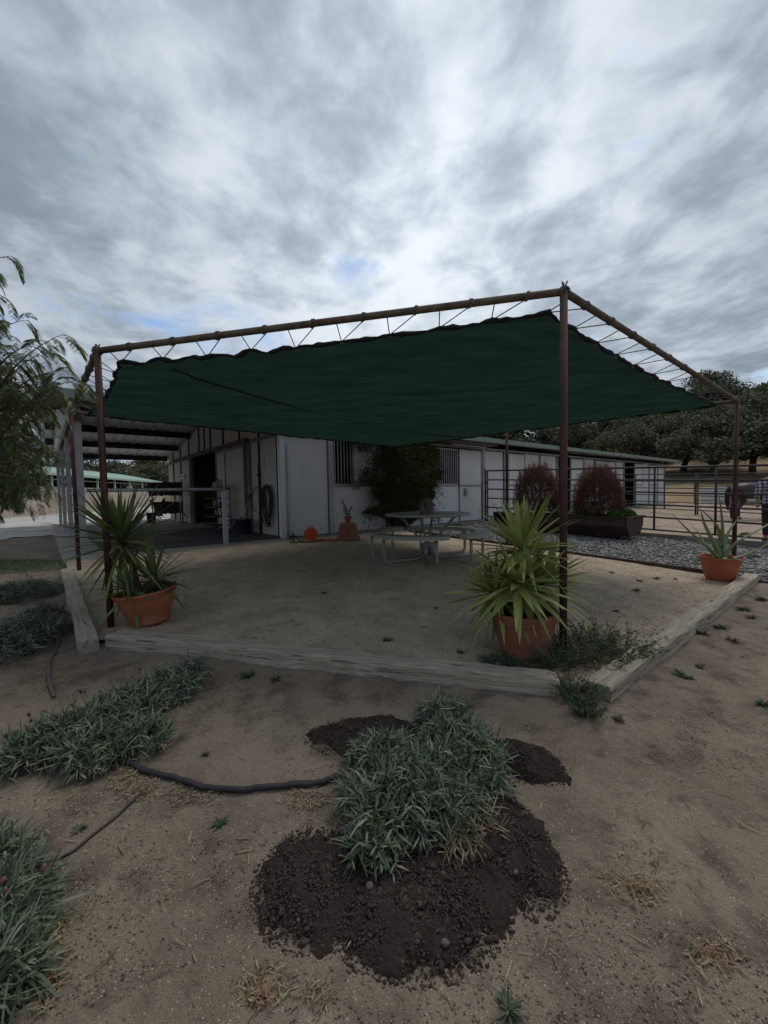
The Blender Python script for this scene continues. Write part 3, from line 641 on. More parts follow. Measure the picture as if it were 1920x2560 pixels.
# aloe pot
p = P(1800, 1448, .035); al = thing('potted_aloe', p, 'sprawling pale green aloe with long thick leaves in an orange plastic pot', 'potted plant')
pr = [(0, 0), (.15, 0), (.165, .03), (.19, .13), (.215, .235), (.222, .24), (.235, .29), (.243, .295), (.243, .308), (.232, .308), (.215, .25), (.20, .24)]
b = MB(); b.lathe(pr, 40); q = b.build('pot', m_plast, al, True); q.data.set_sharp_from_angle(angle=R(40))
b = MB(); b.lathe([(0, .25), (.1, .262), (.21, .25)], 20); b.build('soil', m_soil, q, True)
m_aloe = mat('aloe_leaf', (.22, .27, .135), (.155, .205, .10), 4, .5, .08, 20, c3=(.25, .20, .11), s3=7, t3=(.66, .8), spec=.4)
def aloe(pts, r0):
    pts = [Vector(q) for q in pts]; n = 16; cur = []
    for i in range(n+1):
        t = i/n*(len(pts)-1); k = min(int(t), len(pts)-2); f_ = t-k
        p0, p1, p2, p3 = pts[max(k-1, 0)], pts[k], pts[k+1], pts[min(k+2, len(pts)-1)]
        cur.append(.5*((2*p1)+(-p0+p2)*f_+(2*p0-5*p1+4*p2-p3)*f_**2+(-p0+3*p1-3*p2+p3)*f_**3))
    b = MB(); k = 10; V = []
    for i, c in enumerate(cur):
        t = i/n; d_ = (cur[min(i+1, n)]-cur[max(i-1, 0)]).normalized(); s = d_.cross(Vector((0, 0, 1))).normalized(); u_ = s.cross(d_)
        wd = 1.3*r0*(1-t**1.5)*(1.0-.1*t)+.002
        for j in range(k):
            a = 2*math.pi*j/k; sx = math.cos(a); sy = math.sin(a); V.append(c+s*sx*wd+u_*(sy*wd*.42 if sy < 0 else sy*wd*.10+wd*.28*abs(sx)**2))
    F = [(i*k+j, i*k+(j+1) % k, (i+1)*k+(j+1) % k, (i+1)*k+j) for i in range(n) for j in range(k)]; F.append(tuple(range(n*k, n*k+k)))
    b.v = [tuple(q) for q in V]; b.f = F; b.build('leaf', m_aloe, al, True)
Y0 = p.y
def al_(px, py, dY=0): return AT(px, py, Y0+dY)-p
for pts, r_ in ((((0, 0, .27), al_(1770, 1370), al_(1720, 1325), al_(1678, 1282)), .030), (((0, 0, .27), al_(1785, 1360), al_(1761, 1310), al_(1752, 1274)), .036),
                (((0, .03, .27), al_(1797, 1360, .1), al_(1795, 1320, .1), al_(1765, 1285, .1), al_(1728, 1256, .15)), .026), (((.02, 0, .27), al_(1806, 1360), al_(1805, 1300), al_(1797, 1232)), .032),
                (((.03, 0, .27), al_(1812, 1360, .1), al_(1825, 1325, .15), al_(1850, 1290, .2)), .026), (((.02, -.02, .26), al_(1830, 1365, -.1), al_(1875, 1337, -.2), al_(1960, 1290, -.3)), .042),
                (((.03, -.02, .25), al_(1860, 1388, -.1), al_(1905, 1368, -.2), al_(1960, 1335, -.3)), .026), (((0, 0, .26), al_(1765, 1365, .2), al_(1745, 1330, .3), al_(1718, 1306, .4)), .020),
                (((0, -.02, .25), al_(1835, 1398, -.2), al_(1862, 1404, -.3)), .03), (((0, -.03, .26), (-.05, -.13, .31), (-.10, -.19, .27)), .03), (((.02, -.04, .26), (.05, -.15, .31), (.10, -.2, .27)), .03), (((-.03, 0, .26), (-.12, -.06, .33), (-.19, -.08, .29)), .026)):
    aloe(pts, r_)
# upturned pot with a small potted plant on it
ip = P(871, 1350, .03); iv = thing('upturned_pot', ip, 'large round terracotta pot turned upside down against the white stable wall', 'pot')
b = MB(); b.lathe([(.265, 0), (.27, .02), (.265, .055), (.25, .06), (.24, .07), (.235, .09), (.215, .2), (.185, .33), (.18, .36), (.17, .375), (.05, .38), (0, .38)], 40); b.build('pot', m_terra2, iv, True)
sp = thing('potted_seedling', ip+Vector((0, 0, .38)), 'leggy small plant in a little terracotta pot on top of the upturned pot', 'potted plant')
pot(sp, .05, .085, .14, m_terra2, rimz=.03, seg=24, ridge=False)
b = MB(); 
tips = []
for a in range(7):
    e = Vector((random.uniform(-.16, .10), random.uniform(-.08, .05), random.uniform(.25, .52))); b.tube([(0, 0, .1), (e.x*.3, e.y*.3, e.z*.6), e], .004, 5); tips.append(e)
b.build('stem', m_bark, sp, True)
bs = np.array([np.array(t)*s for t in tips for s in rng.uniform(.5, 1.05, 26)])+rng.normal(0, .02, (182, 3)); v, f = blades(bs, rdir(182, -.6, .6), rng.uniform(.04, .08, 182), .022, 3, .3); npmesh('foliage', v, f, m_herb, sp)
# ================================================================== CORD REEL, TAP, BREEZEWAY THINGS
m_orange = mat('orange_reel', (.62, .085, .02), (.50, .07, .018), 4, .5); m_redc = mat('red_cord', (.50, .07, .035), (.38, .05, .03), 8, .6)
m_rubber = mat('black_rubber', (.022, .022, .026), (.035, .035, .04), 9, .6, .1, 30)
rp = P(778, 1351, .035)
rl = thing('cord_reel', rp, 'bright orange plastic cord reel leaning against the white stable wall', 'cord reel'); rl.rotation_euler = (R(-10), 0, R(25))
for y in (-.06, .05):
    b = MB(); n = 28; V = []; F = []
    for j in range(n):
        a = 2*math.pi*j/n
        for rr_, yy in ((.05, y), (.135, y), (.135, y+.014), (.05, y+.014)): V.append((rr_*math.cos(a), yy, .14+rr_*math.sin(a)))
    for j in range(n):
        for k in range(4): F.append((j*4+k, j*4+(k+1) % 4, ((j+1) % n)*4+(k+1) % 4, ((j+1) % n)*4+k))
    b.v = V; b.f = F
    for a in range(4): b.obox((.05*math.cos(a*1.57+.4), y+.02*(1 if y > 0 else -1)+.007, .14+.05*math.sin(a*1.57+.4)), (.132*math.cos(a*1.57+.4), y+.02*(1 if y > 0 else -1)+.007, .14+.132*math.sin(a*1.57+.4)), .02, .012, (0, 1, 0))
    b.build('side_disc', m_orange, rl)
b = MB(); b.tube([(0, -.05, .14), (0, .055, .14)], .07, 16); b.build('drum', m_redc, rl, True)
b = MB(); b.tube([(-.05, 0, .265), (-.05, 0, .31), (.05, 0, .31), (.05, 0, .265)], .012, 8); b.build('handle', m_orange, rl, True)
b = MB(); pts = []
for i in range(240):
    t = i/240; a = t*40; rr_ = .12+.10*math.sin(i*.13)+.04*math.sin(i*.31); x = .30+rr_*math.cos(a)*1.5-.15*t; y = -.10+rr_*math.sin(a)*.6
    q = rp+Vector((x, y, 0)); pts.append((q.x, q.y, zxy(q.x, q.y)+.045+.02*abs(math.sin(i*.7))))
b.tube(pts, .005, 6); tag(b.build('extension_cord', m_redc, None, True), 'tangled red extension cord lying on the gravel beside the orange reel', 'cord')
tp = P(733, 1356, .035); tap = thing('garden_tap', tp, 'black garden tap with valves and short hoses at the foot of the barn corner', 'tap')
b = MB(); b.tube([(0, 0, 0), (0, 0, .17), (0, 0, .20)], .016, 10); b.tube([(-.06, 0, .13), (.08, -.01, .13)], .02, 10); b.tube([(.07, -.01, .13), (.10, -.03, .08)], .015, 8); b.tube([(-.05, 0, .13), (-.06, -.03, .07)], .015, 8)
b.build('body', m_rubber, tap, True)
b = MB(); b.tube([(-.03, 0, .20), (.03, 0, .20)], .006, 6); b.tube([(0, -.03, .20), (0, .03, .20)], .006, 6); b.build('handle', m_rubber, tap, True)
b = MB(); b.tube([(.10, -.03, .08), (.13, -.06, .02), (.25, -.10, .012), (.42, -.06, .012), (.62, .02, .02)], .011, 8); b.tube([(-.06, -.03, .07), (-.04, -.10, .015), (.06, -.13, .012), (.2, -.05, .03), (.1, .0, .012)], .011, 8); b.build('hose', m_rubber, tap, True)
# hitching rail
hr = bthing('hitching_rail', 0, 0, 'grey pipe rail on a square post across the front of the breezeway', 'rail'); hr.rotation_euler = (0, 0, TH)
b = MB(); b.tube([(-3.66, .16, 1.12), (-1.44, -.36, 1.115)], .032, 12); b.build('rail', m_galv, hr, True)
b = MB(); b.box(-1.51, -.40, -.02, -1.43, -.32, 1.08); b.build('post', m_gray, hr)
b = MB(); b.tube([(-3.72, .3, 1.08), (-3.72, 6.8, 1.08)], .028, 10); b.build('side_rail', m_galv, hr, True)
# rubber mats
m_mat = mat('rubber_mat', (.040, .040, .046), (.075, .072, .072), 3, .7, .15, 40, c3=(.13, .115, .10), s3=1.5, t3=(.56, .72))
b = MB(); b.box(-.88, -.58, 0, .88, .58, .014); mt = b.build('rubber_mat', m_mat); k = 0
for i in range(3):
    for j in range(4):
        o = mt if k == 0 else mt.copy(); 
        if k: COL.objects.link(o)
        k += 1; o.location = bw(-2.55+0*i+(i-0)*1.0*1.0*0+[-.2, -.2, -.2][i]*0 + (0, 1.78, 0)[i if i < 2 else 0], .55+j*1.19+(i == 2)*4.8, .017+.003*((i+j) % 2)); o.rotation_euler = (0, 0, TH+R((.3, -.4, .2)[i]))
        tag(o, 'black rubber mat on the breezeway floor, %s row, %s' % (('left', 'right', 'far left')[i], ('nearest the patio', 'second from the patio', 'third from the patio', 'farthest from the patio')[j]), 'rubber mat', 'rubber mats on the breezeway floor')
# wall hose coil
hc = bthing('hose_coil', -.03, .86, 'black rubber hose hung in long loops on the cream breezeway wall', 'hose'); hc.rotation_euler = (0, 0, TH)
b = MB()
for i in range(9):
    w_ = .15+.026*i; top = 1.23-.008*(i % 3); bot = .22+.05*((i*5) % 7); off = (i % 3-1)*.03
    b.tube([(-.03-.012*(i % 4), off-.07+w_*math.cos(a)*(1 if math.sin(a) > 0 else .9), (top+bot)/2+(top-bot)/2*math.sin(a)) for a in np.linspace(0, 6.283, 26)], .0125, 7)
b.tube([(-.03, .20+.34+.32*math.cos(a), .86+.33*math.sin(a)) for a in np.linspace(-1.2, 4.6, 24)], .011, 7)
b.build('hose', m_rubber, hc, True)
b = MB(); b.tube([(-.04, .40, .0), (-.04, .40, 1.75)], .014, 8); b.tube([(-.04, .40, 1.75), (-.05, .29, 1.77)], .014, 8); b.tube([(-.07, .40, 1.5), (-.0, .40, 1.5)], .03, 8); b.build('standpipe', m_rubber, hc, True)
b = MB(); b.tube([(0, -.22, 1.2), (-.12, -.22, 1.2), (-.12, -.22, 1.28)], .008, 6); b.tube([(0, .02, 1.2), (-.12, .02, 1.2), (-.12, .02, 1.28)], .008, 6); b.build('hook', m_galv, hc, True)
# tub with a fork standing in it
m_tub = mat('blue_black_plastic', (.030, .038, .065), (.02, .025, .045), 4, .5)
tb = bthing('muck_tub', -.42, 1.62, 'dark blue plastic muck tub standing by the breezeway wall', 'tub')
b = MB(); b.lathe([(0, 0), (.225, 0), (.235, .02), (.26, .36), (.275, .365), (.275, .385), (.255, .385), (.23, .05), (0, .04)], 32); b.build('tub', m_tub, tb, True)
b = MB()
for s in (-1, 1): b.tube([(s*.27, -.06, .37), (s*.31, -.04, .36), (s*.31, .04, .36), (s*.27, .06, .37)], .011, 6)
b.build('handle', m_rope, tb, True)
fk = bthing('broom', -.42, 1.62, 'pale handled broom standing bristles up in the dark blue tub', 'broom', z=.06)
m_pale = mat('pale_plastic', (.33, .31, .26), (.26, .24, .20), 5, .6)
b = MB(); b.tube([(-.05, 0, .0), (.02, -.12, .38), (.12, -.28, .80)], .014, 8); b.build('handle', m_pale, fk, True)
b = MB(); b.tube([(.12, -.28, .80), (.14, -.31, .90), (.16, -.30, .96), (.13, -.27, .93), (.12, -.28, .84)], .016, 8); b.build('grip', m_rubber, fk, True)
b = MB()
for i in range(10): a = (i-4.5)*.09; b.tube([(.0, -.08, .42), (-.04+a*.6, -.02+a*.5, .30), (-.06+a*.7, .02+a*.6, .17)], .007, 5)
b.build('bristles', m_pale, fk, True)
# wire cart
ct = bthing('wire_cart', -.55, 2.95, 'black five shelf wire cart on castors beside the sliding door', 'cart')
b = MB()
for x in (-.21, .21):
    for y in (-.40, .40): b.tube([(x, y, .12), (x, y, 1.16)], .011, 6)
b.build('frame', m_purl, ct, True)
for k in range(5):
    z = .16+.25*k; b = MB(); b.box(-.21, -.40, z, .21, .40, z+.03 if k < 4 else z+.05)
    for x in (-.21, .21): b.tube([(x, -.40, z+.09), (x, .40, z+.09)], .005, 5)
    for y in (-.4, .4): b.tube([(-.21, y, z+.09), (.21, y, z+.09)], .005, 5)
    b.build('shelf', m_purl, ct)
for x in (-.19, .19):
    for y in (-.38, .38): b = MB(); b.tube([(x-.012, y, .05), (x+.012, y, .05)], .05, 14); b.build('castor', m_rubber, ct, True)
kinds = [('bottle', m_pale, 'white spray bottle', .045, .20), ('bottle', m_purl, 'dark bottle', .035, .17), ('bottle', m_pale, 'white plastic jug', .065, .24), ('bottle', m_galv, 'grey metal bottle', .04, .16)]
bi = 0
for k, ys in ((4, (-.30, -.17, -.05, .10, .26)), (2, (-.25, .1)), (1, (-.1, .22))):
    for y in ys:
        _, mm, nm, r_, h_ = kinds[bi % 4]; bi += 1; z = .16+.25*k+(.052 if k == 4 else .032)
        o = bthing('bottle', -.55-y*0+random.uniform(-.08, .08), 2.95+y, '%s on the wire cart, %s, %s' % (nm, {4: 'top shelf', 2: 'middle shelf', 1: 'lower shelf'}[k], 'tub end' if y < -.2 else ('nearer the tub' if y < -.1 else ('middle' if y < .12 else 'doorway end'))), 'bottle', 'bottles and jugs on the wire cart', z=z+.02)
        b = MB(); b.lathe([(0, 0), (r_, 0), (r_*1.02, .02), (r_, h_*.62), (r_*.45, h_*.76), (r_*.36, h_*.8), (0, h_*.8)], 16); b.build('body', mm, o, True)
        b = MB(); b.lathe([(0, h_*.79), (r_*.42, h_*.79), (r_*.42, h_), (0, h_)], 12)
        if bi % 4 == 1: b.tube([(0, 0, h_), (.03, 0, h_+.015), (.045, 0, h_-.02)], .009, 6)
        b.build('cap', m_rubber, o, True)
# saddle rack with pads
m_pad_ = mat('saddle_blanket', (.030, .028, .030), (.055, .05, .05), 8, .95, .6, 40); m_leather = mat('dark_leather', (.07, .045, .03), (.035, .022, .016), 6, .6, .3, 20)
sr = bthing('saddle_rack', -.72, 8.2, 'low metal saddle rack by the left jamb of the dark doorway', 'rack'); sr.rotation_euler = (0, 0, TH+R(78))
b = MB()
for y in (-.45, .45): b.tube([(-.28, y, 0), (-.22, y, 1.20), (.22, y, 1.20), (.28, y, 0)], .018, 8)
for z in (.62, 1.20): b.tube([(0, -.5, z), (0, .5, z)], .025, 8)
b.tube([(-.28, -.45, .02), (.42, -.7, .02)], .02, 8); b.tube([(.05, -.45, .6), (.42, -.75, .03)], .018, 8); b.build('frame', m_galv, sr, True)
def drape(name, y0, y1, z, w_, m_, parent=None, amp=.03):
    V = []; F = []; n = 18; k = 16
    for i in range(n+1):
        y = y0+(y1-y0)*i/n
        for j in range(k+1):
            a = math.pi*(j/k); x = w_*math.cos(a); zz = z+w_*.35*math.sin(a)-max(0, abs(j/k-.5)-.20)*w_*4.6
            V.append((x+amp*random.uniform(-1, 1), y+random.uniform(-.01, .01), zz+amp*random.uniform(-1, 1)*.7))
    F = [(i*(k+1)+j, i*(k+1)+j+1, (i+1)*(k+1)+j+1, (i+1)*(k+1)+j) for i in range(n) for j in range(k)]
    b = MB(); b.v = V; b.f = F; return b.build(name, m_, parent, True)
for (y0, y1, z, w_, lab, mm) in ((-.55, .55, 1.42, .28, 'thick black saddle blanket draped over the top bar of the saddle rack', m_pad_), (-.50, .12, .70, .24, 'dark patterned saddle pad on the lower bar of the saddle rack', m_pad_)):
    o = drape('saddle_blanket', y0, y1, z, w_, mm); o.location = bw(-.72, 8.2, .02); o.rotation_euler = (0, 0, TH+R(78)); tag(o, lab, 'saddle blanket')
sd2 = bthing('saddle', -1.02, 8.14, 'dark leather saddle hanging on the left end of the lower rack bar', 'saddle', z=.66); sd2.rotation_euler = (0, 0, TH+R(78))
b = MB(); n = 14; V = []; 
for i in range(n+1):
    y = -.25+.5*i/n; lift = .10*math.exp(-((y-.22)/.06)**2)+.16*math.exp(-((y+.2)/.05)**2)
    for j in range(11): a = math.pi*j/10; V.append((.17*math.cos(a), y, .05+.12*math.sin(a)+lift*math.sin(a)**3))
b.v = V; b.f = [(i*11+j, i*11+j+1, (i+1)*11+j+1, (i+1)*11+j) for i in range(n) for j in range(10)]; b.build('seat', m_leather, sd2, True)
for s in (-1, 1):
    b = MB(); b.box(s*.19-.012, -.16, -.35, s*.19+.012, .12, .08); b.build('flap', m_leather, sd2)
    b = MB(); b.tube([(s*.22+.05*math.cos(a)*0, -.02+.06*math.cos(a), -.45+.07*math.sin(a)) for a in np.linspace(0, 6.283, 14)], .01, 6); b.build('stirrup', m_galv, sd2, True)
bk = bthing('bucket', -1.05, 9.2, 'dark grey bucket on the concrete left of the saddle rack', 'bucket')
b = MB(); b.lathe([(0, 0), (.14, 0), (.18, .38), (.19, .39), (.175, .39), (.13, .02), (0, .02)], 24); b.build('body', m_purl, bk, True)
b = MB(); b.tube([(.185*math.cos(a), 0, .38+.19*math.sin(a)) for a in np.linspace(0, 3.14, 14)], .005, 5); b.build('handle', m_galv, bk, True)
sg = bthing('wall_sign', -.04, 8.5, 'small white notice on the cream wall beside the dark doorway', 'sign', z=1.78)
b = MB(); b.box(-.008, -.26, -.1, 0, .26, .1); b.build('panel', m_white, sg)
b = MB()
for i in range(6): b.box(-.011, -.18+i*.06, -.022, -.009, -.18+i*.06+.04, .02)
b.build('lettering', m_purl, sg)
# ================================================================== PIPE FENCES
m_fence = mat('dark_pipe', (.030, .028, .036), (.055, .042, .042), 9, .55, .1, 40, c3=(.10, .055, .04), s3=5, t3=(.64, .76))
def panel(a, b_, label, cat='fence', group='dark pipe corral panels', gate=False, ups=2, H=1.68, name='corral_panel', rails=6, r=.021):
    A = uv2w(*a); B = uv2w(*b_); A.z = zg(a[1]); B.z = zg(b_[1]); t = thing(name, A, label, cat, group)
    D = B-A
    for i in range(rails):
        z = .20+(H-.20)*i/(rails-1); q = MB(); q.tube([(0, 0, z), tuple(D+Vector((0, 0, z)))], r if i < rails-1 else r*1.2, 8); q.build('rail', m_fence, t, True)
    for i in range(ups+2):
        s = i/(ups+1); q = MB(); q.tube([tuple(D*s+Vector((0, 0, .02 if i in (0, ups+1) else .2))), tuple(D*s+Vector((0, 0, H+(.0 if 0 < i < ups+1 else .02))))], r*1.15, 8); q.build('upright', m_fence, t, True)
    if gate:
        q = MB(); q.tube([tuple(D*.0+Vector((-.05, .06, 0))), tuple(Vector((-.05, .06, H+.06)))], r*1.4, 8)
        for z in (.5, 1.0, 1.3): q.tube([(-.07, .07, z), (.02, .0, z)], r*1.3, 6)
        q.tube([(0, 0, 1.0), (-.03, -.08, .92), (0, 0, .80)], .008, 6); q.build('gate_post', m_fence, t, True)
    return t
F0 = 6.93
panel((F0, -.52), (F0, -4.05), 'dark pipe gate hung next to the white stable door, behind the red shrubs', 'gate', gate=True, name='pipe_gate')
panel((F0, -4.12), (F0, -7.6), 'dark pipe corral panel behind the aloe pot', ups=2)
panel((F0, -7.7), (F0, -11.2), 'nearest dark pipe corral panel running out of the picture at the right', ups=2)
G0 = 16.2; vs_ = [-.6, -4.0, -7.4, -10.8]
for i in range(3):
    panel((G0, vs_[i]), (G0, vs_[i+1]-.0+.06), 'dark pipe panel of the second row, %s' % ('starting at the barn wall', 'middle one', 'beside the bay horse')[i], ups=2, r=.02, gate=(i == 1))
for i in range(4):
    panel((28.4+.0*i, -1.0-3.5*i), (28.4, -4.4-3.5*i), '%s pipe panel from the barn in the farthest row before the hillside' % ('first', 'second', 'third', 'fourth')[i], ups=1, r=.02, group='farthest row of pipe panels')
for i in range(3):
    panel((17+3.6*i, -14.5), (20.4+3.6*i, -14.5), '%s pipe panel across the far end of the paddock, right of the horse' % ('nearest', 'middle', 'farthest')[i], ups=1, r=.02, group='pipe panels across the end of the paddock')
wl = MB(); wl.box(30.0, -15, .1, 30.15, -1.0, 1.15); o = setuv(wl.build('low_wall', m_white)); o.location.z = 0.1; tag(o, 'low white kickboard wall beyond the corral panels at the foot of the hill', 'wall')
wl = MB(); wl.tube([(29.0, -14, .1), (29.05, -8, .12), (29.0, -2.2, .1)], [.16, .18, .13], 10); o = setuv(wl.build('fallen_log', m_gboard, None, True)); o.location.z = .12; tag(o, 'grey log lying along the foot of the low white wall', 'log')
# ================================================================== FAR SHED AND BOARD FENCE (left, beyond the yard)
fa = Vector((-19.2, 14.0)); fb = Vector((-25.0, 47.0)); fd = (fb-fa).normalized(); fn = Vector((-fd.y, fd.x))
m_bfence = mat('pale_board_fence', (.43, .365, .32), (.35, .29, .25), 5, .9, .2, 20, stretch=(1, 1, .3))
bf = thing('board_fence', (fa.x, fa.y, .3), 'long pale beige vertical board fence across the gravel yard', 'fence')
Lf = (fb-fa).length; nb = 99
bd_ = MB(); rl_ = MB()
for i in range(int(Lf/.30)):
    a = fa+fd*(i*.30); q = a+fd*.292; o_ = fn*(.012*(i % 2)+random.uniform(0, .006)); h = 1.80+random.uniform(-.012, .012)
    p4 = [(a.x, a.y), (q.x, q.y), (q.x+fn.x*.02, q.y+fn.y*.02), (a.x+fn.x*.02, a.y+fn.y*.02)]
    V = [(x-fa.x+o_.x, y-fa.y+o_.y, z) for z in (0, h) for x, y in p4]; bd_.add(V, [(0, 3, 2, 1), (4, 5, 6, 7), (0, 1, 5, 4), (1, 2, 6, 5), (2, 3, 7, 6), (3, 0, 4, 7)])
bd_.build('boards', m_bfence, bf)
for z in (.4, 1.45): b = MB(); e = fb-fa; b.obox((fn.x*.06, fn.y*.06, z), (e.x+fn.x*.06, e.y+fn.y*.06, z), .05, .09); b.build('rail', m_bfence, bf)
m_mint = mat('mint_roof', (.27, .40, .335), (.23, .35, .295), 2, .6)
sh = thing('open_shed', (fa.x, fa.y, .3), 'long open shed with a light green metal roof behind the beige board fence', 'shed')
def sp3(t, off, z): q = fd*t+fn*off; return (q.x, q.y, z)
b = MB(); t0, t1 = -2., 44.
for (o0, z0_, o1, z1_) in ((3.6, 3.1, 8.5, 4.15), (8.5, 4.15, 13.4, 3.1)):
    b.add([sp3(t0, o0, z0_), sp3(t1, o0, z0_), sp3(t1, o1, z1_), sp3(t0, o1, z1_), sp3(t0, o0, z0_-.1), sp3(t1, o0, z0_-.1), sp3(t1, o1, z1_-.1), sp3(t0, o1, z1_-.1)], [(0, 1, 2, 3), (7, 6, 5, 4), (0, 4, 5, 1), (2, 6, 7, 3), (1, 5, 6, 2), (3, 7, 4, 0)])
b.build('roof', m_mint, sh)
b = MB(); b.obox(sp3(t0, 3.58, 3.0), sp3(t1, 3.58, 3.0), .06, .2); b.build('fascia', mat('mint_trim', (.42, .56, .48)), sh)
b = MB(); b.obox(sp3(t0, 4.0, 2.6), sp3(t1, 4.0, 2.6), .08, .1); b.build('beam', m_galv, sh)
for i in range(13):
    t = t0+.5+i*3.6; b = MB(); b.obox(sp3(t, 4.0, 0), sp3(t, 4.0, 2.9), .14, .14, (1, 0, 0)); b.build('post', m_white, sh)
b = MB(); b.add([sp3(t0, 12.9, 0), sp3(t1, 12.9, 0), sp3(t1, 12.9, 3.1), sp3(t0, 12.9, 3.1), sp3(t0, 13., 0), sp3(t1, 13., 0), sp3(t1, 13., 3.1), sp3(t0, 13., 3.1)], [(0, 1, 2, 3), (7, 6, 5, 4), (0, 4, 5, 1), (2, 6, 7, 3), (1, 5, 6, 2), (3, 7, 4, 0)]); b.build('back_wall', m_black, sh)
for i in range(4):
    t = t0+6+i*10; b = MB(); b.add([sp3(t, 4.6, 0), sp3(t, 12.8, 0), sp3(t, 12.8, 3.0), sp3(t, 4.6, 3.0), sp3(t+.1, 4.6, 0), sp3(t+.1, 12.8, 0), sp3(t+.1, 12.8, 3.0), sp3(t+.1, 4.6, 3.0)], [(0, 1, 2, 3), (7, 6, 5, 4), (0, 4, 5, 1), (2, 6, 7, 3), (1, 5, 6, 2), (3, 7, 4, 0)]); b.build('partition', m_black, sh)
# ================================================================== OAKS
m_oak = mat('oak_leaf', (.195, .205, .135), (.055, .066, .045), isl=True, rough=.8, trans=.15, spec=.1)
m_oak2 = mat('olive_leaf', (.24, .22, .125), (.095, .095, .058), isl=True, rough=.8, trans=.15, spec=.1)
m_trunk = mat('oak_bark', (.075, .062, .05), (.04, .034, .028), 3, .95, .6, 10)
def oak_proto(seed, h=9., wd=6.0, n=9000, m=m_oak, lean=0):
    global rng
    rng = np.random.default_rng(seed); random.seed(seed)
    root = thing('oak_tree', (0, 0, 0), 'oak', 'tree')
    blobs = []
    tr = MB(); th = h*.22
    tr.tube([(0, 0, -.6), (.1, 0, th*.5), (lean*.3, .1, th)], [.42, .34, .30], 9)
    for i in range(9):
        a = i*2.4+random.uniform(-.4, .4); r_ = wd*random.uniform(.45, .92); zz = h*random.uniform(.42, .80)*(1-.25*(r_/wd)**2)
        e = Vector((math.cos(a)*r_*.8+lean, math.sin(a)*r_*.8, zz)); m_1 = Vector((e.x*.45, e.y*.45, th+(zz-th)*.55+random.uniform(-.4, .6)))
        tr.tube([(lean*.3, .1, th*.9), m_1, e], [.22, .13, .04], 6); blobs.append((e, random.uniform(1.2, 2.1)))
        for _ in range(3):
            e2 = m_1.lerp(e, random.uniform(.4, 1))+Vector((random.uniform(-1.6, 1.6), random.uniform(-1.6, 1.6), random.uniform(-.5, 1.5)))
            tr.tube([m_1.lerp(e, .5), e2], [.06, .02], 5); blobs.append((e2, random.uniform(.5, 1.2)))
    for i in range(5): blobs.append((Vector((random.uniform(-.4, .4)*wd+lean, random.uniform(-.4, .4)*wd, h*random.uniform(.72, .92))), random.uniform(1.0, 1.7)))
    tr.build('trunk', m_trunk, root, True)
    wts = np.array([b_[1]**2 for b_ in blobs]); idx = rng.choice(len(blobs), n, p=wts/wts.sum())
    C = np.array([b_[0] for b_ in blobs])[idx]; S = np.array([b_[1] for b_ in blobs])[idx]
    dd = rdir(n, -1, 1); c = C+dd*(S*rng.uniform(.15, 1.12, n)**.6)[:, None]*np.array((1.15, 1.15, .62))
    c += (rng.normal(0, .12, (n, 3)))
    v, f = blades(c, rdir(n, -.5, .9), rng.uniform(.16, .38, n), rng.uniform(.12, .24, n), 1, .1, 0, lambda s: 1., rng.uniform(0, 3, n))
    npmesh('crown', v, f, m, root)
    return root
protos = [oak_proto(3), oak_proto(5, 8, 6.8), oak_proto(8, 10, 5.4, 9000, m_oak2), oak_proto(13, 7, 5.5, 7000, m_oak, 1.2)]
used = set()
oaks = []
random.seed(5)
def put_oak(k, x, y, s, label, group='oaks on the dry hillside', dz=-.2):
    if k in used: o = copy_tree(protos[k])
    else: o = protos[k]; used.add(k)
    o.location = (x, y, hillz(x, y)+dz); o.scale = (s, s, s*random.uniform(.92, 1.1)); o.rotation_euler = (0, 0, random.uniform(0, 6.28)); tag(o, label, 'tree', group); oaks.append(o)
ORD = ['first', 'second', 'third', 'fourth', 'fifth', 'sixth', 'seventh', 'eighth', 'ninth', 'tenth', 'eleventh', 'twelfth', 'thirteenth', 'fourteenth', 'fifteenth', 'sixteenth', 'seventeenth', 'eighteenth', 'nineteenth', 'twentieth', 'twenty first', 'twenty second']
def polar(azd, r): return math.sin(R(azd))*r, math.cos(R(azd))*r
LA = 'dark evergreen oak in the dense band of trees at the foot of the hillside, beyond the corral'; LB = 'oak in the rear rows climbing the dry hillside behind the stable'; LC = 'dark tree in the grove behind the green roofed shed'
LA = 'dark evergreen oak in the front row of trees on the dry hillside'
for j, (azd, r, k, s) in enumerate(((30.5, 54, 0, .78), (33.2, 52, 1, .74), (36, 55, 3, .85), (38.7, 50, 1, .78), (41.8, 51, 0, .8), (44.3, 49, 3, .85), (47, 52, 1, .8), (50, 50, 0, .9))):
    x, y = polar(azd, r); put_oak(k, x, y, s, '%s dark oak from the left in the front row along the foot of the hillside' % ORD[j], 'front row of oaks on the hillside')
for j, (azd, r, k, s) in enumerate(((4, 62, 2, 1.0), (8, 66, 0, 1.1), (12, 63, 2, 1.15), (15.5, 66, 1, 1.15), (19, 64, 3, 1.15), (22.5, 68, 2, .9), (26, 63, 0, .85), (29, 68, 2, .9), (31.5, 72, 1, .85), (34.5, 68, 0, .9), (37.5, 70, 3, .9), (40, 66, 1, .85), (43, 69, 0, .85), (46, 68, 2, .9), (49, 70, 1, .9))):
    x, y = polar(azd, r); put_oak(k, x, y, s, '%s oak from the left in the second row on the hillside behind the stable' % ORD[j], 'second row of oaks on the hillside')
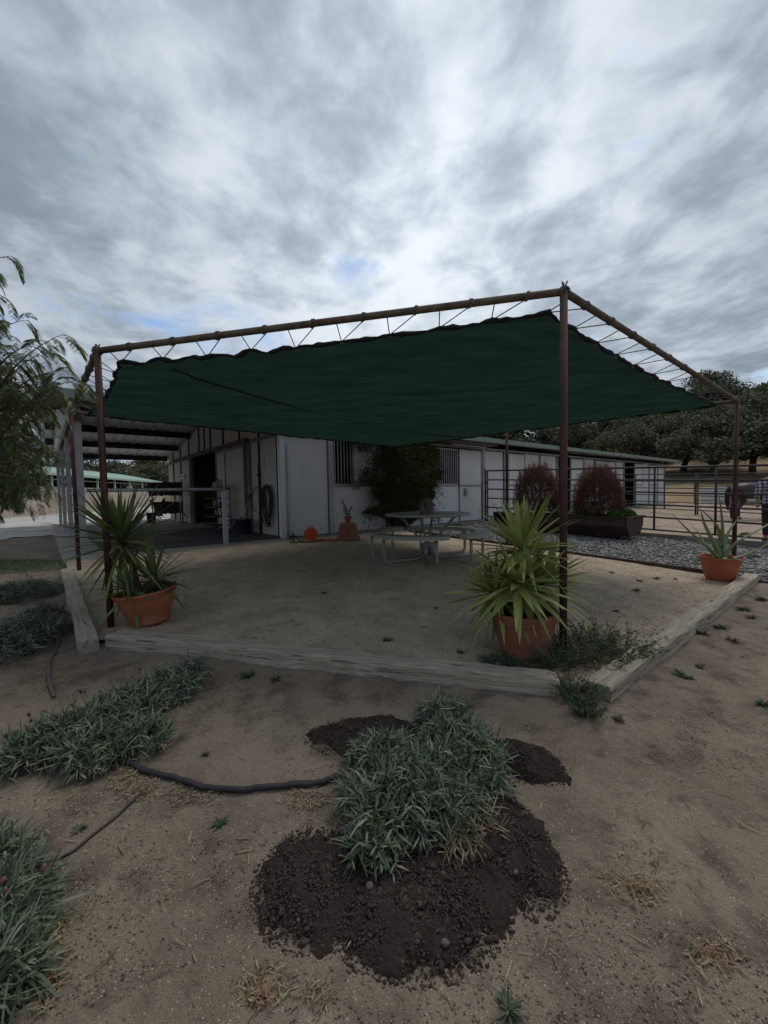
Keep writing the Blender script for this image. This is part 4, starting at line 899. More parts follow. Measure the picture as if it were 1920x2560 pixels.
for j, (azd, r, k, s) in enumerate(((24, 84, 0, .8), (28, 88, 1, .85), (33, 90, 3, .9), (36.3, 96, 2, .8), (42.5, 92, 0, .95), (45.5, 88, 1, .95), (50, 86, 0, .95))):
    x, y = polar(azd, r); put_oak(k, x, y, s, '%s oak from the left in the uppermost row near the ridge of the hillside' % ORD[j], 'upper row of oaks on the hillside')
x, y = polar(38.2, 100); put_oak(0, x, y, 1.25, 'tall open crowned oak on the skyline just left of the far canopy post', None)
x, y = polar(47.5, 104); put_oak(1, x, y, 1.15, 'tall dark oak on the skyline at the right edge of the picture', None)
for j, (azd, r, k, s) in enumerate(((-24, 78, 0, 1.0), (-27, 74, 1, 1.0), (-30, 76, 2, 1.0), (-33.5, 70, 3, 1.1), (-37, 66, 0, .95), (-40, 58, 1, .9), (-43, 52, 3, .9), (-46, 50, 0, .9), (-28.5, 90, 3, 1.1), (-21, 88, 1, 1.0), (-16, 80, 0, 1.))):
    x, y = polar(azd, r); put_oak(k, x, y, s*.9, '%s dark tree in the grove behind the green roofed shed, at %d degrees' % (ORD[j], 0) if 0 else '%s of the dark trees in the grove behind the green roofed shed' % {0: 'sixth from the right', 1: 'seventh from the right', 2: 'ninth from the right', 3: 'fifth from the left', 4: 'fourth from the left', 5: 'third from the left', 6: 'second from the left', 7: 'leftmost', 8: 'eighth from the right', 9: 'second from the right', 10: 'rightmost'}[j] if 0 else '%s dark tree behind the green roofed shed' % ('fifth from the right', 'sixth from the right', 'eighth from the right', 'fifth from the left', 'fourth from the left', 'third from the left', 'second from the left', 'leftmost', 'seventh from the right', 'second from the right', 'rightmost')[j], 'trees behind the green roofed shed')
# ================================================================== PEPPER TREE (near left)
rng = np.random.default_rng(21); random.seed(21)
m_pep = mat('pepper_leaf', (.12, .155, .045), (.045, .068, .028), isl=True, rough=.55, trans=.3, spec=.3)
m_twig = mat('twig', (.12, .09, .07), (.07, .055, .045), 20, .9)
pt_ = thing('pepper_tree', (-4.6, 3.2, zxy(-4.6, 3.2)), 'pepper tree reaching in from the left with drooping feathery green leaves', 'tree')
pl = Vector(pt_.location); TW = MB(); BL = []
tk = MB(); tk.tube([(0, 0, -.2), (.1, .1, .9), (.0, .3, 1.9), (.3, .2, 3.0)], [.26, .21, .17, .1], 12)
def frond(p0, d0, L_, n=15):
    """pinnate leaf: drooping rachis with paired narrow leaflets swept forward"""
    d = Vector(d0).normalized(); pts = [Vector(p0)]; step = L_/n; side = d.cross(Vector((0, 0, 1))); side = (side if side.length > .1 else Vector((1, 0, 0))).normalized()
    side = (side+Vector((random.uniform(-.5, .5), random.uniform(-.5, .5), random.uniform(-.3, .3)))).normalized()
    for i in range(n):
        d = (d+Vector((0, 0, -.14))).normalized(); pts.append(pts[-1]+d*step)
        if i > 1:
            sz = L_*.30*math.sin(math.pi*(.15+.75*i/n))
            for s in (-1, 1):
                BL.append((pts[-1], (side*s*.8+d*.75+Vector((0, 0, -.12))).normalized(), sz*random.uniform(.85, 1.1)))
    TW.tube([q-pl for q in (pts[0], pts[n//3], pts[2*n//3], pts[-1])], [.0016, .0013, .001, .0006], 3, False)
def spray(p0, p1, nf, Lf, sag=.15, r0=.006):
    p0 = Vector(p0); p1 = Vector(p1); n = 8; pts = []
    for i in range(n+1):
        t = i/n; q = p0.lerp(p1, t)+Vector((0, 0, sag*math.sin(math.pi*t)*1.0)); pts.append(q)
    TW.tube([q-pl for q in pts], [r0*(1-.8*i/n) for i in range(n+1)], 5, False)
    for k in range(nf):
        t = (k+.6)/nf; i = min(int(t*n), n-1); q = pts[i].lerp(pts[i+1], t*n-i); d = (pts[i+1]-pts[i]).normalized()
        sd = Vector((random.uniform(-1, 1), random.uniform(-1, 1), random.uniform(-.2, .5))).normalized()
        frond(q, d*.8+sd*.9, Lf*random.uniform(.75, 1.15))
    frond(pts[-1], (pts[-1]-pts[-2]).normalized(), Lf)
hubs = []
def limb(px, py, Y, r=.03):
    e = AT(px, py, Y); s = pl+Vector((.1, .2, 2.2)); m1 = s.lerp(e, .5)+Vector((0, 0, .45))
    tk.tube([s-pl, m1-pl, e-pl], [r*1.8, r*1.2, r*.5], 7); hubs.append(e)
for a in ((-120, 860, 2.6), (-60, 1000, 2.5), (-150, 1120, 2.8), (-100, 700, 2.7), (-220, 1220, 2.6)): limb(*a)
# hand placed sprays (start, end in view, depth)
for (x0, y0, x1, y1, Y, nf, Lf) in ((-100, 720, 25, 640, 2.5, 5, .20), (-90, 760, 15, 745, 2.4, 5, .20), (-70, 900, 60, 800, 2.4, 7, .21), (-40, 960, 105, 850, 2.3, 7, .22), (-20, 990, 150, 838, 2.3, 8, .24), (0, 1010, 165, 925, 2.25, 8, .24),
                                  (-30, 1030, 120, 960, 2.3, 8, .24), (20, 1060, 190, 950, 2.2, 8, .25), (-60, 1080, 110, 1040, 2.4, 8, .22), (0, 1100, 130, 1120, 2.35, 8, .22), (-80, 1140, 60, 1110, 2.4, 8, .2), (-40, 1190, 90, 1160, 2.35, 8, .2),
                                  (-80, 1220, 60, 1200, 2.3, 8, .19), (-60, 1230, 105, 1222, 2.3, 8, .17), (-70, 1240, 20, 1236, 2.3, 6, .18), (20, 1220, 130, 1215, 2.35, 7, .17), (-110, 830, -10, 780, 2.5, 7, .2), (-110, 950, 0, 900, 2.5, 9, .22)):
    spray(AT(x0, y0, Y+.15), AT(x1, y1, Y), nf+4, Lf*.72, .05)
    spray(AT(x0-30, y0+45, Y+.3), AT(x1-38, y1+38, Y+.1), nf+2, Lf*.70, .05)
for i in range(135):      # dense part behind
    x1 = random.uniform(-150, 100)-(20 if i % 3 else 0); y1 = random.uniform(850, 1200) if i < 64 else random.uniform(1020, 1215); Y = random.uniform(2.5, 3.6)
    if x1 > 60 and y1 < 930: continue
    spray(AT(x1-random.uniform(60, 160), y1+random.uniform(-40, 60), Y+.2), AT(x1, y1, Y), 9, .165, .07)
bs = np.array([tuple(q[0]) for q in BL])-np.array(pl); ds = np.array([tuple(q[1]) for q in BL]); Ls = np.array([q[2] for q in BL])
v, f = blades(bs, ds, Ls, Ls*.13+.0015, 3, .12, 0, lambda s: math.sin(math.pi*(.1+.88*s))**.8, rng.normal(0, .5, len(bs)))
npmesh('foliage', v, f, m_pep, pt_); TW.build('twigs', m_twig, pt_); tk.build('trunk', m_trunk, pt_, True)
# ================================================================== CLIMBER ON THE BARN WALL
m_vine = mat('vine_leaf', (.110, .140, .040), (.016, .024, .010), isl=True, rough=.8, trans=.3, spec=.1)
vn = thing('climbing_shrub', bw(3.25, -.45, -.05), 'big dark leafy climbing shrub spilling over the white stable wall behind the table', 'shrub'); vn.rotation_euler = (0, 0, TH)
n = 64000; U = rng.normal(0, .62, n); Zv = rng.uniform(.15, 2.62, n)
hw = np.interp(Zv, [.15, .5, 1.0, 1.7, 2.3, 2.62], [.45, 1.15, 1.6, 1.9, 1.75, 1.2]); sU = rng.uniform(-1, 1, n); U = sU*hw*(1+fbm(Zv*2.6+7, Zv*0+(sU > 0)*9., 3, 5)*1.3+fbm(Zv*9+2, Zv*0+(sU > 0)*5., 2, 6)*.35)
Vv = -rng.uniform(0, 1, n)**.5*np.sqrt(np.clip(1-(U/hw)**2, 0, 1))*.75*np.interp(Zv, [0, 1.5, 2.6], [.5, 1, .7])+.38
k = fbm(U*2.6+9, Zv*2.6, 3, 17)+rng.normal(0, .05, n) > -.03; k |= (np.abs(U) < hw*.38) & (rng.uniform(0, 1, n) < .95)
k &= U > -1.35-.4*fbm(Zv*3.1, Zv*0+3., 3, 8)*2+rng.normal(0, .10, n); C = np.stack([U, Vv, Zv], 1)[k]
ex = []
for i in range(26):       # trailing runners on both sides
    s = 1 if i % 4 else -1; x = s*random.uniform(.7, 1.25); z = random.uniform(.5, 2.4); L_ = random.uniform(.3, .9); m_k = 46
    t = np.linspace(0, 1, m_k); ex.append(np.stack([x+s*L_*.6*t+.03*np.sin(t*9+i), -.1+rng.normal(0, .04, m_k)-.1*t, z-L_*t**1.5+.02*np.cos(t*7)], 1)+rng.normal(0, .018, (m_k, 3)))
C = np.concatenate([C]+ex); C[:, 2] = np.maximum(C[:, 2], .04)
v, f = blades(C, rdir(len(C), -.7, .8), rng.uniform(.035, .075, len(C)), rng.uniform(.018, .034, len(C)), 2, .2, 0, None, rng.uniform(0, 3, len(C)))
npmesh('foliage', v, f, m_vine, vn)
b = MB()
for i in range(12):
    x = random.uniform(-.3, .4); b.tube([(x*.3, 0, 0), (x, .1+random.uniform(-.1, .1), .7), (x*2.5+random.uniform(-.4, .4), .2, 1.7)], [.022, .015, .006], 6)
for e in ex[::2]: b.tube([e[0], e[15], e[30], e[-1]], .003, 4)
b.build('stem', m_bark, vn, True)
# ================================================================== STEEL TROUGH PLANTER AND POTS
m_trough = mat('rusty_steel', (.085, .045, .038), (.055, .030, .028), 3, .75, .2, 30, c3=(.15, .095, .07), s3=4, t3=(.56, .7))
tr0 = uv2w(5.74, -5.28); tro = thing('trough_planter', (tr0.x, tr0.y, zg(-3.6)+.02), 'long rust brown steel trough planter full of red tipped shrubs on the river stones', 'planter'); tro.rotation_euler = (0, 0, TH)
def troughmesh(L_, w, wb, h, z0):
    b = MB(); t = .02; V = []
    prof = [(-w/2-.03, h), (-w/2, h-.005), (-w/2, h*.55), (-wb/2, 0), (wb/2, 0), (w/2, h*.55), (w/2, h-.005), (w/2+.03, h), (w/2+.03, h-.02), (w/2-.012, h-.02), (w/2-.012, h*.55), (wb/2-.01, .02), (-wb/2+.01, .02), (-w/2+.012, h*.55), (-w/2+.012, h-.02), (-w/2-.03, h-.02)]
    q = len(prof)
    for y in (0, L_):
        for x, z in prof: V.append((x, y, z+z0))
    b.add(V, [(j, (j+1) % q, q+(j+1) % q, q+j) for j in range(q)])
    e = [(x, z) for x, z in prof[1:7]]
    for y0 in (0, L_-.012):
        V = [(x, y0, z+z0) for x, z in e]+[(x, y0+.012, z+z0) for x, z in e]; k = len(e)
        b.add(V, [tuple(range(k))[::-1], tuple(range(k, 2*k))]+[(j, (j+1) % k, k+(j+1) % k, k+j) for j in range(k)])
    for y0 in (-.03, L_-.0): b.box(-w/2-.03, y0, h-.02+z0, w/2+.03, y0+.03, h+z0+.002)
    return b
tm = troughmesh(3.0, .98, .56, .44, .06).build('trough', m_trough, tro)
b = MB(); b.box(-.2, .35, -.06, .2, .45, .059); b.box(-.2, 2.5, -.06, .2, 2.6, .059); b.build('foot', m_trough, tm)
b = MB(); b.box(-.47, .02, .40, .47, 2.98, .44); b.build('soil', m_soil, tm)
b = MB(); b.box(.12, -.03, .08, .18, -.001, .14); b.build('drain_plug', m_trough, tm)
m_red = mat('red_tip_leaf', (.18, .060, .048), (.085, .050, .034), isl=True, rough=.7, trans=.2); m_redin = mat('brown_leaf', (.10, .085, .035), (.035, .028, .018), isl=True, rough=.8, trans=.2)
def redshrub(parent, c, rad, h, n=5200):
    root = Vector(c); D = rdir(n, -.05, 1); rr_ = rng.uniform(.5, 1, n)**.5
    P0 = D*np.stack([rr_*rad, rr_*rad, rr_*h*.8], 1); P0[:, 2] += h*.10; P0 *= (1+.35*fbm(D[:, 0]*3+5, D[:, 1]*3+D[:, 2]*3, 3, 9)[:, None])
    up = D*.55+np.array((0, 0, .9))+rng.normal(0, .16, (n, 3)); Ls = rng.uniform(.05, .14, n); outer = rr_ > .84; Ls[outer] *= 1.25; spk = outer & (rng.uniform(0, 1, n) < .12) & (D[:, 2] > .25); Ls[spk] *= 2.0
    m_list = []
    for msk, mm, nm in ((outer, m_red, 'red_tips'), (~outer, m_redin, 'foliage')):
        q = P0[msk]; u_ = unit(up[msk]); l_ = Ls[msk]; tt = []
        for s in np.linspace(.1, 1, 7):
            for kk in range(2): tt.append((q+u_*(l_*s)[:, None], unit(u_*.9+rdir(len(q), -1, 1)*.75), (.018+.014*(1-s))))
        B = np.concatenate([a[0] for a in tt]); Dd = np.concatenate([a[1] for a in tt]); LL = np.concatenate([np.full(len(q), a[2]) for a in tt])
        v, f = blades(B+np.array(c), Dd, LL, .0065, 1, .0, 0, lambda s: 1.2-s, rng.uniform(0, 3, len(B))); npmesh(nm, v, f, mm, parent)
    b = MB()
    for i in range(14): e = D[i*7]*np.array((rad*.7, rad*.7, h*.75)); b.tube([root, root+Vector(e*.5)+Vector((0, 0, .1)), root+Vector(e)], [.018, .011, .004], 5)
    b.build('stem', m_bark, parent, True)
redshrub(tro, (.02, .80, .43), .53, 1.32); redshrub(tro, (0, 2.35, .43), .56, 1.48)
m_pars = mat('parsley_leaf', (.075, .15, .028), (.035, .085, .018), isl=True, rough=.6, trans=.25)
for (x, y, r_) in ((-.3, 1.0, .22), (.05, .2, .20), (.32, .28, .18), (-.32, 1.6, .18), (-.30, .32, .18)):
    n = 1100; D = rdir(n, -.1, 1); q = D*(r_*rng.uniform(.6, 1.05, n))[:, None]+np.array((x, y, .44)); v, f = blades(q, D+rng.normal(0, .6, (n, 3)), rng.uniform(.02, .04, n), .02, 1, 0, 0, lambda s: 1., rng.uniform(0, 3, n)); npmesh('green_herb', v, f, m_pars, tro)
bp0 = P(1254, 1316, .03); bpt = thing('black_pot', bp0, 'plain black plastic nursery pot standing at the far end of the steel trough', 'pot')
b = MB(); b.lathe([(0, 0), (.19, 0), (.235, .40), (.25, .405), (.25, .43), (.23, .43), (.19, .05), (0, .04)], 28); b.build('pot', m_rubber, bpt, True)
# ================================================================== LOW PLANTS AND THE NEAR GROUND
m_silver = mat('silver_leaf', (.215, .250, .185), (.050, .072, .042), isl=True, rough=.75, spec=.2, trans=.1)
m_dkgr = mat('dark_green_leaf', (.065, .11, .045), (.03, .06, .025), isl=True, rough=.7, trans=.15)
m_dry = mat('dry_leaf', (.34, .28, .185), (.12, .088, .06), isl=True, rough=.9, trans=.1)
m_dryred = mat('red_dry_leaf', (.24, .115, .070), (.24, .18, .11), isl=True, rough=.9, trans=.1)
m_bud = mat('dry_flower', (.10, .05, .055), (.055, .03, .03), 30, .9); m_pink = mat('pink_flower', (.22, .10, .11), (.15, .06, .08), isl=True, rough=.8)
lprof = lambda s: .28+.72*math.sin(math.pi*min(1, (.12+.85*s)))**.7 if s < .97 else .06
def clump(pxs, n, label, h=.17, buds=14, m=m_silver, Ln=(.05, .115), W=(.0045, .0095), name='silver_leaf_clump', dark=.12, group='silver leaved clumps on the bare ground', pink=4, hump=None):
    """pxs: (px, py, radius) hummocks lying on the ground"""
    hums = []
    for (a, b_, r_) in pxs: q = P(a, b_); hums.append((q, r_))
    c0 = hums[0][0]; t = thing(name, c0, label, 'plant', group); w_ = np.array([q[1]**2 for q in hums]); idx = rng.choice(len(hums), n, p=w_/w_.sum())
    C = np.array([tuple(q[0]) for q in hums])[idx]; S = np.array([q[1] for q in hums])[idx]; a = rng.uniform(0, 2*np.pi, n); rr_ = np.sqrt(rng.uniform(0, 1, n))
    # leaves grow in small rosettes
    nr = max(6, n//9); rc = rng.integers(0, n, nr); which = rng.integers(0, nr, n)
    X = C[:, 0]+S*rr_*np.cos(a); Y = C[:, 1]+S*rr_*np.sin(a); X = X[rc][which]; Y = Y[rc][which]; rq = rr_[rc][which]
    top = h*np.sqrt(np.clip(1-rq**2*.9, 0, 1))*(1+.5*fbm(X*6, Y*6, 2, 5)); Zb = np.array([zxy(x, y) for x, y in zip(X, Y)])
    B = np.stack([X, Y, Zb+top*rng.uniform(.35, .8, n)], 1)-np.array(c0); out = np.stack([X-C[rc][which][:, 0], Y-C[rc][which][:, 1], np.zeros(n)], 1)/S[rc][which][:, None]
    d = rdir(n, -.1, 1.)+out*.45; Ls = rng.uniform(*Ln, n)
    v, f = blades(B+rng.normal(0, .008, (n, 3)), d, Ls, rng.uniform(*W, n), 4, rng.uniform(-.1, .8, n), .22, lprof, rng.normal(0, .6, n)); npmesh('foliage', v, f, m, t)
    k = rng.integers(0, n, n//6); v, f = blades(B[k]+rng.normal(0, .015, (len(k), 3)), rdir(len(k), -.2, .9), rng.uniform(.03, .08, len(k)), rng.uniform(.008, .016, len(k)), 3, .4, .2, lprof, rng.normal(0, .7, len(k))); npmesh('broad_leaves', v, f, m_dkgr, t)
    nd_ = int(n*dark*2); k = rng.integers(0, n, nd_); B2 = B[k]+rng.normal(0, .02, (nd_, 3)); B2[:, 2] -= top[k]*rng.uniform(.1, .6, nd_); B2[:, 2] = np.maximum(B2[:, 2], .003)
    v, f = blades(B2, rdir(nd_, -.2, .5), rng.uniform(.04, .09, nd_), .007, 2, .2, 0, lprof, rng.normal(0, .6, nd_)); npmesh('dead_leaves', v, f, m_dry, t)
    for i in range(buds):
        j = int(rng.integers(0, n)); p0 = Vector(B[j]); tip = p0+Vector((random.uniform(-.04, .04), random.uniform(-.04, .04), random.uniform(.06, .13)))
        b = MB(); b.tube([p0, p0.lerp(tip, .5)+Vector((.004, 0, 0)), tip], .0013, 4, False); s = random.uniform(.7, 1.2); dd = (tip-p0).normalized()
        b.tube([tip-dd*.002, tip+dd*.004*s, tip+dd*.010*s, tip+dd*.016*s, tip+dd*.02*s], [.002, .0055*s, .007*s, .0055*s, .003*s], 7)
        b.build('flower_head', m_bud if i >= pink else m_pink, t, True)
    return t
clump([(985, 2040, .20), (1080, 1985, .24), (1150, 1905, .19), (1120, 1830, .15), (960, 1945, .17), (1215, 1960, .12), (950, 2135, .11), (1120, 2060, .10)], 6500, 'large silver green clump with dried flower heads between the dark soil mounds', h=.20, buds=22)
clump([(190, 1850, .20), (300, 1800, .21), (410, 1740, .19), (100, 1890, .15), (230, 1905, .13), (350, 1870, .12), (480, 1700, .09)], 5600, 'broad silver green clump left of centre, where the black hose starts', h=.15, buds=16, Ln=(.05, .12))
clump([(60, 1600, .32), (-30, 1640, .3), (110, 1560, .18)], 3400, 'silver green clump by the left timber, beside the curving hose', h=.20, buds=4)
clump([(60, 1490, .36), (-40, 1500, .35)], 2800, 'farthest clump at the left edge, just below the strip of lawn', h=.18, buds=2)
clump([(-25, 2340, .12), (-110, 2450, .17), (25, 2245, .07), (-60, 2210, .13), (-40, 2520, .09)], 3000, 'tall grassy silver clump with purple buds at the bottom left corner', h=.13, buds=8, Ln=(.08, .14))
clump([(1185, 2085, .085), (1130, 2110, .05)], 420, 'tangle of dry straw coloured stems at the right front of the large silver clump', h=.09, buds=0, m=m_dry, Ln=(.05, .12), W=(.002, .005), name='dry_stem_tangle', group=None)
# spreading wiry weed at the canopy post
def wiry(pxs, n, label, h, m, name='wiry_weed', group=None, Lf=.03, spread=.5, fl=0):
    c0 = P(*pxs[0][:2]); t = thing(name, c0, label, 'plant', group); BB = []; DD = []; tw = MB()
    for i in range(n):
        a, b_, r_ = random.choice(pxs); q = P(a, b_); an = random.uniform(0, 6.28); r2 = r_*math.sqrt(random.random())*.6
        p0 = q+Vector((math.cos(an)*r2, math.sin(an)*r2, 0)); d = Vector((math.cos(an)*spread*random.uniform(.4, 1.6), math.sin(an)*spread*random.uniform(.4, 1.6), 1)).normalized()
        L_ = h*random.uniform(.5, 1.25); pts = [p0]
        for k in range(6): d = (d+Vector((random.uniform(-.12, .12), random.uniform(-.12, .12), -.10))).normalized(); pts.append(pts[-1]+d*L_/6)
        tw.tube([p-c0 for p in pts], [.0016, .0015, .0013, .0012, .001, .0008, .0005], 3, False)
        for k in range(1, 7):
            for _ in range(4): BB.append(tuple(pts[k]-c0+Vector((random.uniform(-.006, .006),)*3))); DD.append((d.x+random.uniform(-1, 1), d.y+random.uniform(-1, 1), .5+random.uniform(-.4, .6)))
    v, f = blades(np.array(BB), np.array(DD), rng.uniform(.6, 1.4, len(BB))*Lf, Lf*.13+.001, 2, .2, 0, lprof, rng.uniform(0, 3, len(BB))); npmesh('foliage', v, f, m, t); tw.build('stem', m_dkgr, t)
    for i in range(fl):
        k = random.randrange(len(BB)); b = MB(); b.lathe([(0, -.004), (.008, 0), (.009, .006), (0, .012)], 8); b.build('flower', mat_yel, t, True, Vector(BB[k])+Vector((0, 0, .02)))
    return t
mat_yel = mat('yellow_flower', (.60, .45, .03), (.5, .35, .02), 9, .7)
m_wiry = mat('grey_green_leaf', (.115, .14, .085), (.055, .075, .045), isl=True, rough=.8, trans=.15)
wiry([(1430, 1655, .16), (1500, 1680, .17), (1395, 1675, .12), (1560, 1660, .12), (1480, 1630, .12)], 330, 'sprawling grey green wiry weed around the foot of the near canopy post', .27, m_wiry, fl=5)
wiry([(1290, 1668, .11), (1340, 1675, .10), (1245, 1672, .07)], 150, 'low dark weed creeping along the timber below the near yucca pot', .12, m_wiry, spread=.9)
wiry([(1450, 1755, .09), (1430, 1730, .06), (1470, 1790, .05)], 110, 'half dry weed hanging in the gap between the two near timbers', .13, m_wiry, spread=.6)
wiry([(1505, 1350, .15)], 70, 'small grey weed on the stones in front of the steel trough', .20, m_wiry)
def cushion(px, py, rx, ry, h, n, label, m, name='ground_cover_plant', L_=(.02, .04), cat='plant', dz=0.0, group=None):
    c = P(px, py, dz); t = thing(name, c, label, cat, group, TH); D = rdir(n, 0, 1); q = D*np.array((rx, ry, h))*rng.uniform(.55, 1.05, (n, 1))*(1+.4*fbm(D[:, 0]*3, D[:, 1]*3, 2, 3)[:, None])
    v, f = blades(q, D*.6+rng.normal(0, .5, (n, 3))+np.array((0, 0, .4)), rng.uniform(*L_, n), .012, 2, .1, 0, None, rng.uniform(0, 3, n)); npmesh('foliage', v, f, m, t); return t
cushion(1625, 1345, .30, .16, .10, 1500, 'low bright green ground cover beside the near end of the steel trough', m_pars)
cushion(1135, 1322, .55, .28, .13, 1700, 'low green ground cover on the stones behind the picnic table', m_dkgr)
cushion(1880, 1400, .30, .16, .07, 600, 'low green weeds on the stones at the right edge', m_dkgr)
cushion(1862, 1340, .35, .12, .07, 500, 'thin green weeds along the grey sleeper behind the aloe', m_dkgr)
# small separate weeds
wprotos = []
for k in range(2):
    n = 46; D = rdir(n, .05, .8); t = thing('small_weed', (0, 0, 0), 'w', 'weed'); v, f = blades(D*.006, D, rng.uniform(.03, .07, n), .008, 3, .25, 0, lprof, rng.normal(0, .4, n)); npmesh('foliage', v, f, (m_dkgr, m_wiry)[k], t); wprotos.append(t)
wl_ = [(968, 1614, 1.0, 'small dark green weed alone on the gravel inside the front timber', None), (1150, 1642, .7, None, 'p'), (385, 1570, 1.0, 'flat weed at the foot of the tilted orange pot', None), (1600, 1462, .9, None, 'p'), (1640, 1455, 1.1, None, 'p'), (1530, 1440, .9, None, 'p'), (1590, 1485, 1.0, None, 'p'), (1690, 1455, .7, None, 'p'), (1540, 1535, .8, None, 'p'), (810, 1492, .7, None, 'p'), (1090, 1530, .6, None, 'p'), (1700, 1690, 1.1, None, 'r'), (1720, 1700, .8, None, 'r'), (1755, 1585, 1.4, None, 'r'), (1800, 1570, 1.5, None, 'r'), (1830, 1600, 1.2, None, 'r'), (1860, 1525, 1.6, None, 'r'), (1900, 1500, 1.5, None, 'r'), (1880, 1545, 1.2, None, 'r'), (1545, 1800, .8, None, 'r'), (1908, 1765, 1.0, None, 'r'), (1750, 1665, .8, None, 'r'),
       (620, 1690, 1.3, 'small green weed against the middle of the front timber', None), (690, 1700, 1.0, None, 'l'), (550, 2055, .7, None, 'l'), (200, 2070, .6, None, 'l'), (512, 1885, .5, None, 'l'), (1270, 2530, .8, None, 'l'), (10, 2540, .8, None, 'l')]
used_w = set(); cnt = {}
LB_ = {'p': ('little green weed scattered over the sandy patio gravel', 'weeds in the patio gravel'), 'r': ('green weed on the bare dirt outside the right hand timber', 'weeds outside the right timber'), 'l': ('tiny weed on the bare dirt in front of the timbers', 'weeds on the near dirt')}
for i, (a, b_, s, lab, gk) in enumerate(wl_):
    k = i % 2; o = wprotos[k] if k not in used_w else copy_tree(wprotos[k]); used_w.add(k); q = P(a, b_); x_, y_ = q.x, q.y
    o.location = (x_, y_, float(gz(np.array(x_), np.array(y_)))+(.035 if gk == 'p' or i in (0, 2) else .0)); o.scale = (s, s, s); o.rotation_euler = (0, 0, random.uniform(0, 6))
    if lab: tag(o, lab, 'weed')
    else: cnt[gk] = cnt.get(gk, 0)+1; rk = sorted([q_[0] for q_ in wl_ if q_[4] == gk]).index(a); tag(o, '%s %s, counted from the left' % (ORD[rk], LB_[gk][0]), 'weed', LB_[gk][1])
# lawn strip
n = 9000; q0 = P(40, 1415); a = rng.uniform(0, 6.28, n); r_ = np.sqrt(rng.uniform(0, 1, n)); X = q0.x-.9+r_*np.cos(a)*1.9; Y = q0.y+r_*np.sin(a)*.62-.1*np.cos(a); B = np.stack([X, Y, zgn(X, Y)], 1)
v, f = blades(B, rdir(n, .5, 1), rng.uniform(.03, .06, n), .006, 1, .1, 0, lambda s: 1.1-s); tag(npmesh('lawn_grass', v, f, mat('grass', (.10, .20, .035), (.06, .12, .025), isl=True, rough=.8, trans=.2)), 'strip of short green grass at the left edge', 'grass', kind='stuff')
# soil mounds
m_mound = mat('dark_soil', (.052, .038, .032), (.030, .022, .018), 12, .97, 1.0, 60, bdist=.035, detail=10)
m_clod = mat('soil_clod', (.066, .049, .040), (.026, .019, .016), isl=True, rough=.97)
def mound(px, py, rx, ry, h, label, ang=0., ncl=900):
    c = P(px, py); t = thing('soil_mound', c, label, 'soil mound', 'fresh dark soil mounds around the silver clump'); n = 90; b = []
    g1 = np.linspace(-1.25, 1.25, n); X, Y = np.meshgrid(g1, g1); rr_ = np.hypot(X, Y)*(1-.45*fbm(np.arctan2(Y, X)*1.2+9, rr_ if False else X*.0+px*.01, 3, 3)-.5*fbm(X*2.2+px, Y*2.2, 3, 8))
    xw = X*rx*math.cos(ang)-Y*ry*math.sin(ang); yw = X*rx*math.sin(ang)+Y*ry*math.cos(ang)
    Z = h*np.clip(1-rr_**2, 0, 1)**.8+np.where(rr_ < 1, fbm(xw*22+px, yw*22, 3, 6)*.030+fbm(xw*80, yw*80+py, 2, 6)*.014, 0)-.001-np.clip(rr_-1, 0, 1)*.25
    Zg = gz(xw+c.x, yw+c.y)-c.z; I = np.arange(n*n).reshape(n, n); F = np.stack([I[:-1, :-1], I[:-1, 1:], I[1:, 1:], I[1:, :-1]], 2).reshape(-1, 4); kk = (rr_.ravel() < 1.12)[F].all(1)
    npmesh('mound', np.stack([xw.ravel(), yw.ravel(), (Z+Zg).ravel()], 1), F[kk], m_mound, t, True)
    a = rng.uniform(0, 6.28, ncl); r2 = rng.uniform(0, 1.0, ncl)**.6*1.10; xs = r2*np.cos(a)*rx; ys = r2*np.sin(a)*ry; x2 = xs*math.cos(ang)-ys*math.sin(ang); y2 = xs*math.sin(ang)+ys*math.cos(ang)
    zz = gz(x2+c.x, y2+c.y)-c.z+h*np.clip(1-r2**2, 0, 1)**.8
    sz = rng.uniform(.0015, .0060, ncl)*np.where(rng.uniform(0, 1, ncl) > .95, 2.1, 1); v, f = stones(np.stack([x2, y2, zz], 1), sz, .8, .35); tag(npmesh('clods', v, f, m_clod, t), kind='stuff')
    return t
mound(915, 1838, .30, .16, .05, 'dark loose soil mound behind the silver clump, nearest the front timber', .1, 1300)
mound(1305, 1905, .19, .14, .06, 'dark soil mound right of the silver clump, with pink flowers lying on it', -.6, 1300)
mound(785, 2205, .185, .205, .035, 'flat round dark soil mound in front and to the left of the silver clump', .3, 2600)
mound(1045, 2270, .27, .19, .045, 'widest dark soil mound directly in front of the silver clump', .1, 3800)
mound(1268, 2105, .155, .26, .04, 'long dark soil mound running along the right side of the silver clump', .15, 2200)
